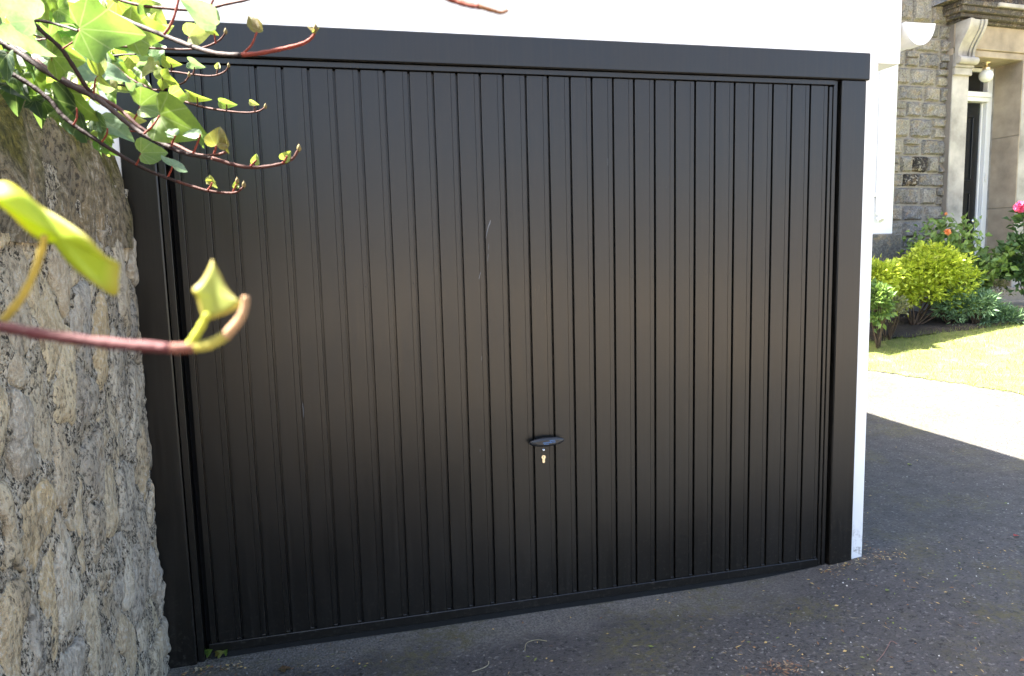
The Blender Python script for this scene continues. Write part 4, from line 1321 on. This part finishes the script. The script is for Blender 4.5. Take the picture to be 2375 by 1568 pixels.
# ------------------------------------------------------------------ twigs close to the camera
def outline_leaf(parent, org, pts, d, ribi, colr, bow, name='leaf'):
    """a curled leaf given by its rim; slightly cupped, about 0.3 mm thick"""
    P = [at(x, y, d + bow(x, y)) for x, y in pts]
    n = len(P)
    S2 = smooth_path(P + [P[0]], 4)[:-1]
    c = sum(S2, Vector()) / len(S2) + TOC * -.0005
    mb = MB(); N = len(S2)
    lay = [[lerp(c, p, f) for p in S2] for f in (.33, .67, 1.0)]
    vs_ = [c] + [p for l in lay for p in l]
    fs = [(0, 1 + i, 1 + (i + 1) % N) for i in range(N)]
    for k in range(2):
        fs += [(1 + k * N + i, 1 + (k + 1) * N + i, 1 + (k + 1) * N + (i + 1) % N, 1 + k * N + (i + 1) % N) for i in range(N)]
    mb.add(vs_, fs)
    me = mb.mesh(name, M['leaf_near'], True)
    at_ = me.attributes.new('rim', 'FLOAT', 'POINT')
    at_.data.foreach_set('value', [0.0] + [.33] * N + [.67] * N + [1.0] * N)
    o = obj(name, me, parent); o.location = -org; o.color = (*colr, 1)
    md = o.modifiers.new('thickness', 'SOLIDIFY'); md.thickness = .0003
    return o
t = NT("young_ivy_leaf")
oi = t.n.new("ShaderNodeObjectInfo"); oc = oi.outputs['Color']
nn = t.noise(60, 3, .5, t.pos())
cc = t.mix(t.ramp(nn, [(.4, 0), (.7, .5)]), oc, t.mix(.5, oc, (.30, .34, .04)))
ra = t.n.new('ShaderNodeAttribute'); ra.attribute_name = 'rim'
cc = t.mix(t.ramp(ra.outputs['Fac'], [(.74, 0), (1.0, .7)]), cc, t.mix(.6, cc, (.40, .16, .07)))
cc = t.mix(t.ramp(ra.outputs['Fac'], [(.0, .35), (.5, 0)]), cc, t.mix(.5, cc, (.30, .42, .05)))
t.set(Base_Color=cc, Roughness=.6)
tr = t.n.new("ShaderNodeBsdfTranslucent"); t.link(t.mix(.4, cc, (.60, .62, .02)), tr.inputs['Color'])
ms = t.n.new("ShaderNodeMixShader"); ms.inputs[0].default_value = .5
t.link(t.bsdf.outputs[0], ms.inputs[1]); t.link(tr.outputs[0], ms.inputs[2]); t.link(ms.outputs[0], t.out.inputs[0])
M['leaf_near'] = t.mat
dN = .19
TO = at(-120, 735, dN + .02)
tw = thing('ivy_twig', 'blurred purple ivy twig with two yellow leaves close to the lens', 'twig', TO)
stem(tw, TO, [(-160, 722), (-60, 742), (0, 757), (100, 776), (250, 796), (400, 808)], dN + .02, dN, .0017, .0015, (.085, .024, .027), 'stem', 1.0)
stem(tw, TO, [(398, 808), (425, 807.5), (455, 804)], dN, dN, .0015, .0015, (.15, .06, .045), 'shoot', 1.0)
stem(tw, TO, [(453, 804.5), (480, 801), (503, 791), (524, 778)], dN, dN - .001, .0015, .0013, (.32, .29, .06), 'shoot', 1.0)
stem(tw, TO, [(523, 779), (542, 758), (558, 737), (567, 712), (570, 688)], dN - .001, dN - .003, .0013, .0009, (.36, .22, .12), 'shoot', 1.0)
stem(tw, TO, [(-5, 757), (50, 690), (88, 610), (104, 545)], dN + .017, dN + .012, .0012, .0009, (.38, .29, .05), 'petiole', 1.0)
stem(tw, TO, [(440, 800), (462, 765), (482, 728)], dN, dN - .002, .0011, .0009, (.34, .36, .04), 'petiole', 1.0)
outline_leaf(tw, TO, [(-40, 432), (10, 420), (50, 440), (95, 478), (150, 512), (200, 548), (240, 590), (262, 612), (276, 612), (274, 650), (268, 686), (225, 664), (180, 632), (148, 600), (122, 566), (95, 560), (60, 535), (15, 490), (-40, 450)], dN + .012, 0, (.36, .46, .025), lambda x, y: .003 * math.sin(x * .02) + .003 * (y - 540) / 130)
outline_leaf(tw, TO, [(491, 602), (508, 632), (526, 668), (546, 692), (560, 700), (548, 716), (515, 732), (488, 740), (470, 736), (462, 712), (456, 690), (446, 672), (464, 654), (480, 628)], dN - .001, 0, (.36, .40, .10), lambda x, y: .0012 * math.sin((x - 440) * .03))
TO2 = at(1000, -30, .32)
tw2 = thing('ivy_twig', 'thin red shoot tip dipping in at the top over the white wall', 'twig', TO2)
stem(tw2, TO2, [(940, -55), (1030, -8), (1080, 10), (1112, 16)], .33, .32, .0016, .0013, (.16, .03, .014), 'stem', 1.0)
stem(tw2, TO2, [(1112, 16), (1145, 26), (1162, 30), (1178, 24)], .32, .32, .0011, .0007, (.17, .07, .022), 'shoot', 1.0)

# ------------------------------------------------------------------ litter on the drive
R_ = random.Random(99); lit = MB()
def flake(x, y, L_, W_, mi, lift=.004):
    z = drive_z(x, y) + .003; a = R_.uniform(0, 6.28)
    d = Vector((math.cos(a), math.sin(a), R_.uniform(-.1, .25))).normalized(); s = Vector((-math.sin(a), math.cos(a), R_.uniform(-.3, .3)))
    p = Vector((x, y, z + R_.uniform(0, lift)))
    lit.add([p, p + d * L_ * .5 + s * W_ * .5 + Vector((0, 0, .2 * W_)), p + d * L_, p + d * L_ * .5 - s * W_ * .5], [(0, 1, 2), (0, 2, 3)], mi)
def pebble(x, y, r, mi):
    z = drive_z(x, y); n = 6
    lit.add([(x, y, z + r * .9)] + [(x + r * R_.uniform(.7, 1.2) * math.cos(6.283 * k / n), y + r * R_.uniform(.7, 1.2) * math.sin(6.283 * k / n), z - .001) for k in range(n)], [(0, 1 + k, 1 + (k + 1) % n) for k in range(n)], mi)
for k in range(5600):
    x = R_.uniform(-.1, 5.2); y = R_.uniform(-1.3, 2.6) if k % 2 else R_.uniform(-1.0, .0)
    if y > -.03 and x < 2.75: continue
    dens = .10 + 1.5 * max(0, noise.noise((x * 2.6, y * 2.6, 4.4)))
    if R_.random() > dens: continue
    r = R_.random()
    if r < .42: flake(x, y, R_.uniform(.008, .022), R_.uniform(.004, .010), R_.choice((0, 0, 1, 2)))
    elif r < .60: flake(x, y, R_.uniform(.015, .04), R_.uniform(.002, .0035), R_.choice((0, 1, 4)))
    elif r < .85: pebble(x, y, R_.uniform(.002, .0055), R_.choice((3, 5, 5, 5)))
# debris swept against the jamb and wall feet
for k in range(260):
    if R_.random() < .5: x = R_.uniform(2.44, 2.85); y = -.045 - abs(R_.gauss(0, .03))
    else: x = 2.72 + abs(R_.gauss(0, .03)); y = R_.uniform(-.05, .6)
    flake(x, y, R_.uniform(.006, .022), R_.uniform(.003, .007), R_.choice((0, 1, 1, 4)), .012)
for k in range(60): flake(R_.uniform(-.15, .1), -.06 - abs(R_.gauss(0, .03)), R_.uniform(.008, .02), R_.uniform(.005, .01), R_.choice((0, 1, 4)), .012)
litm = [plain("tan_flake", (.42, .30, .11), .8), plain("brown_flake", (.20, .105, .045), .85), plain("green_flake", (.16, .20, .04), .8), plain("white_chip", (.55, .53, .48), .8), plain("dry_stalk", (.30, .25, .16), .85), plain("grey_chip", (.20, .20, .19), .85)]
lo = lit.build('driveway_litter', litm); lo['kind'] = 'stuff'; lo['label'] = 'fallen petals, stalks and chips strewn over the asphalt'; lo['category'] = 'litter'
# brown heap of catkins at the lower edge
cp = on_ground(1812, 1556)
hp_ = MB()
for k in range(90):
    x = cp.x + R_.gauss(0, .055); y = cp.y + R_.gauss(0, .022)
    lit_, lit = lit, hp_
    flake(x, y, R_.uniform(.010, .024), R_.uniform(.003, .007), R_.choice((0, 1)), .014)
    lit = lit_
ho = hp_.build('leaf_heap', [plain("rust_leaf", (.17, .085, .045), .85), plain("dry_leaf", (.24, .17, .10), .85)])
ho['kind'] = 'stuff'; ho['label'] = 'small heap of rust brown dead leaves on the asphalt'; ho['category'] = 'leaves'
# weed at the foot of the left jamb
wb = on_ground(478, 1512)
weed = thing('weed', 'tiny weed with green and yellow leaves at the door foot', 'weed', wb)
for (px, py, qx, qy, c) in ((478, 1512, 500, 1500, G2), (480, 1512, 470, 1498, G1), (505, 1514, 528, 1505, YW), (520, 1512, 530, 1500, G2), (500, 1512, 515, 1516, BR), (425, 1522, 440, 1516, BR)):
    a = at(px, py + 4, (wb - CAM).dot(CF) - .07); b = at(qx, qy, (wb - CAM).dot(CF) - .09)
    put_leaf(weed, wb, a, lerp(a, b, .55), 'heart', 0, R_.uniform(-.5, .5), .9, c)

# single things lying on the drive
def lying_leaf(px, py, label, cat, c, size, ang, kind='heart', name='fallen_leaf'):
    p = on_ground(px, py); p.z = drive_z(p.x, p.y)
    t_ = thing(name, label, cat, p)
    dv_ = Vector((math.cos(ang), math.sin(ang), .12)) * size
    o = put_leaf(t_, p, p + Vector((0, 0, .006)), p + Vector((0, 0, .006)) + dv_, kind, 0, 0.0, .9, c, 'blade')
    y = dv_.normalized(); z = Vector((0, 0, 1)); x = y.cross(z).normalized(); z = x.cross(y)
    o.matrix_basis = Matrix(((x.x * size, y.x * size, z.x * size, 0), (x.y * size, y.y * size, z.y * size, 0), (x.z * size, y.z * size, z.z * size, .006), (0, 0, 0, 1)))
lying_leaf(1050, 1436, 'crumpled white petal on the asphalt just before the door rail', 'petal', (.7, .68, .62), .022, .4, 'heart', 'petal')
lying_leaf(2106, 1081, 'small yellow green leaf on the shaded drive beyond the garage corner', 'leaf', (.30, .33, .08), .030, .2, 'blade')
lying_leaf(2352, 1249, 'tiny red petal on the drive at the right edge', 'petal', (.5, .03, .06), .028, .1, 'blade', 'petal')
lying_leaf(2054, 1373, 'pale green leaf on the drive nearest the white pier foot', 'leaf', (.30, .36, .09), .020, .1, 'blade')
lying_leaf(652, 1560, 'brown curled dead leaf at the bottom edge of the drive', 'leaf', (.17, .09, .055), .035, .3, 'lobed')
def lying_stalk(pts, label, colr, r):
    P = []
    for x, y in pts:
        q_ = on_ground(x, y); q_.z = drive_z(q_.x, q_.y) + .004; P.append(q_)
    t_ = thing('dry_stalk', label, 'stalk', P[0])
    mb = MB(); mb.tube(smooth_path(P, 5), r, 6); o = mb.build('stalk', M['stem'], t_, True); o.location = -P[0]; o.color = (*colr, 1)
lying_stalk([(1217, 1512), (1221, 1496), (1244, 1487), (1268, 1491)], 'thin pale stalk bent in a hook on the drive', (.36, .32, .20), .0016)
lying_stalk([(1095, 1562), (1120, 1552), (1132, 1544), (1133, 1536)], 'short pale stalk near the bottom centre of the drive', (.36, .32, .22), .0016)
lying_stalk([(2032, 1542), (2048, 1520), (2058, 1505), (2066, 1492), (2080, 1497)], 'thin reddish forked stalk on the drive below the pier', (.24, .15, .12), .0016)
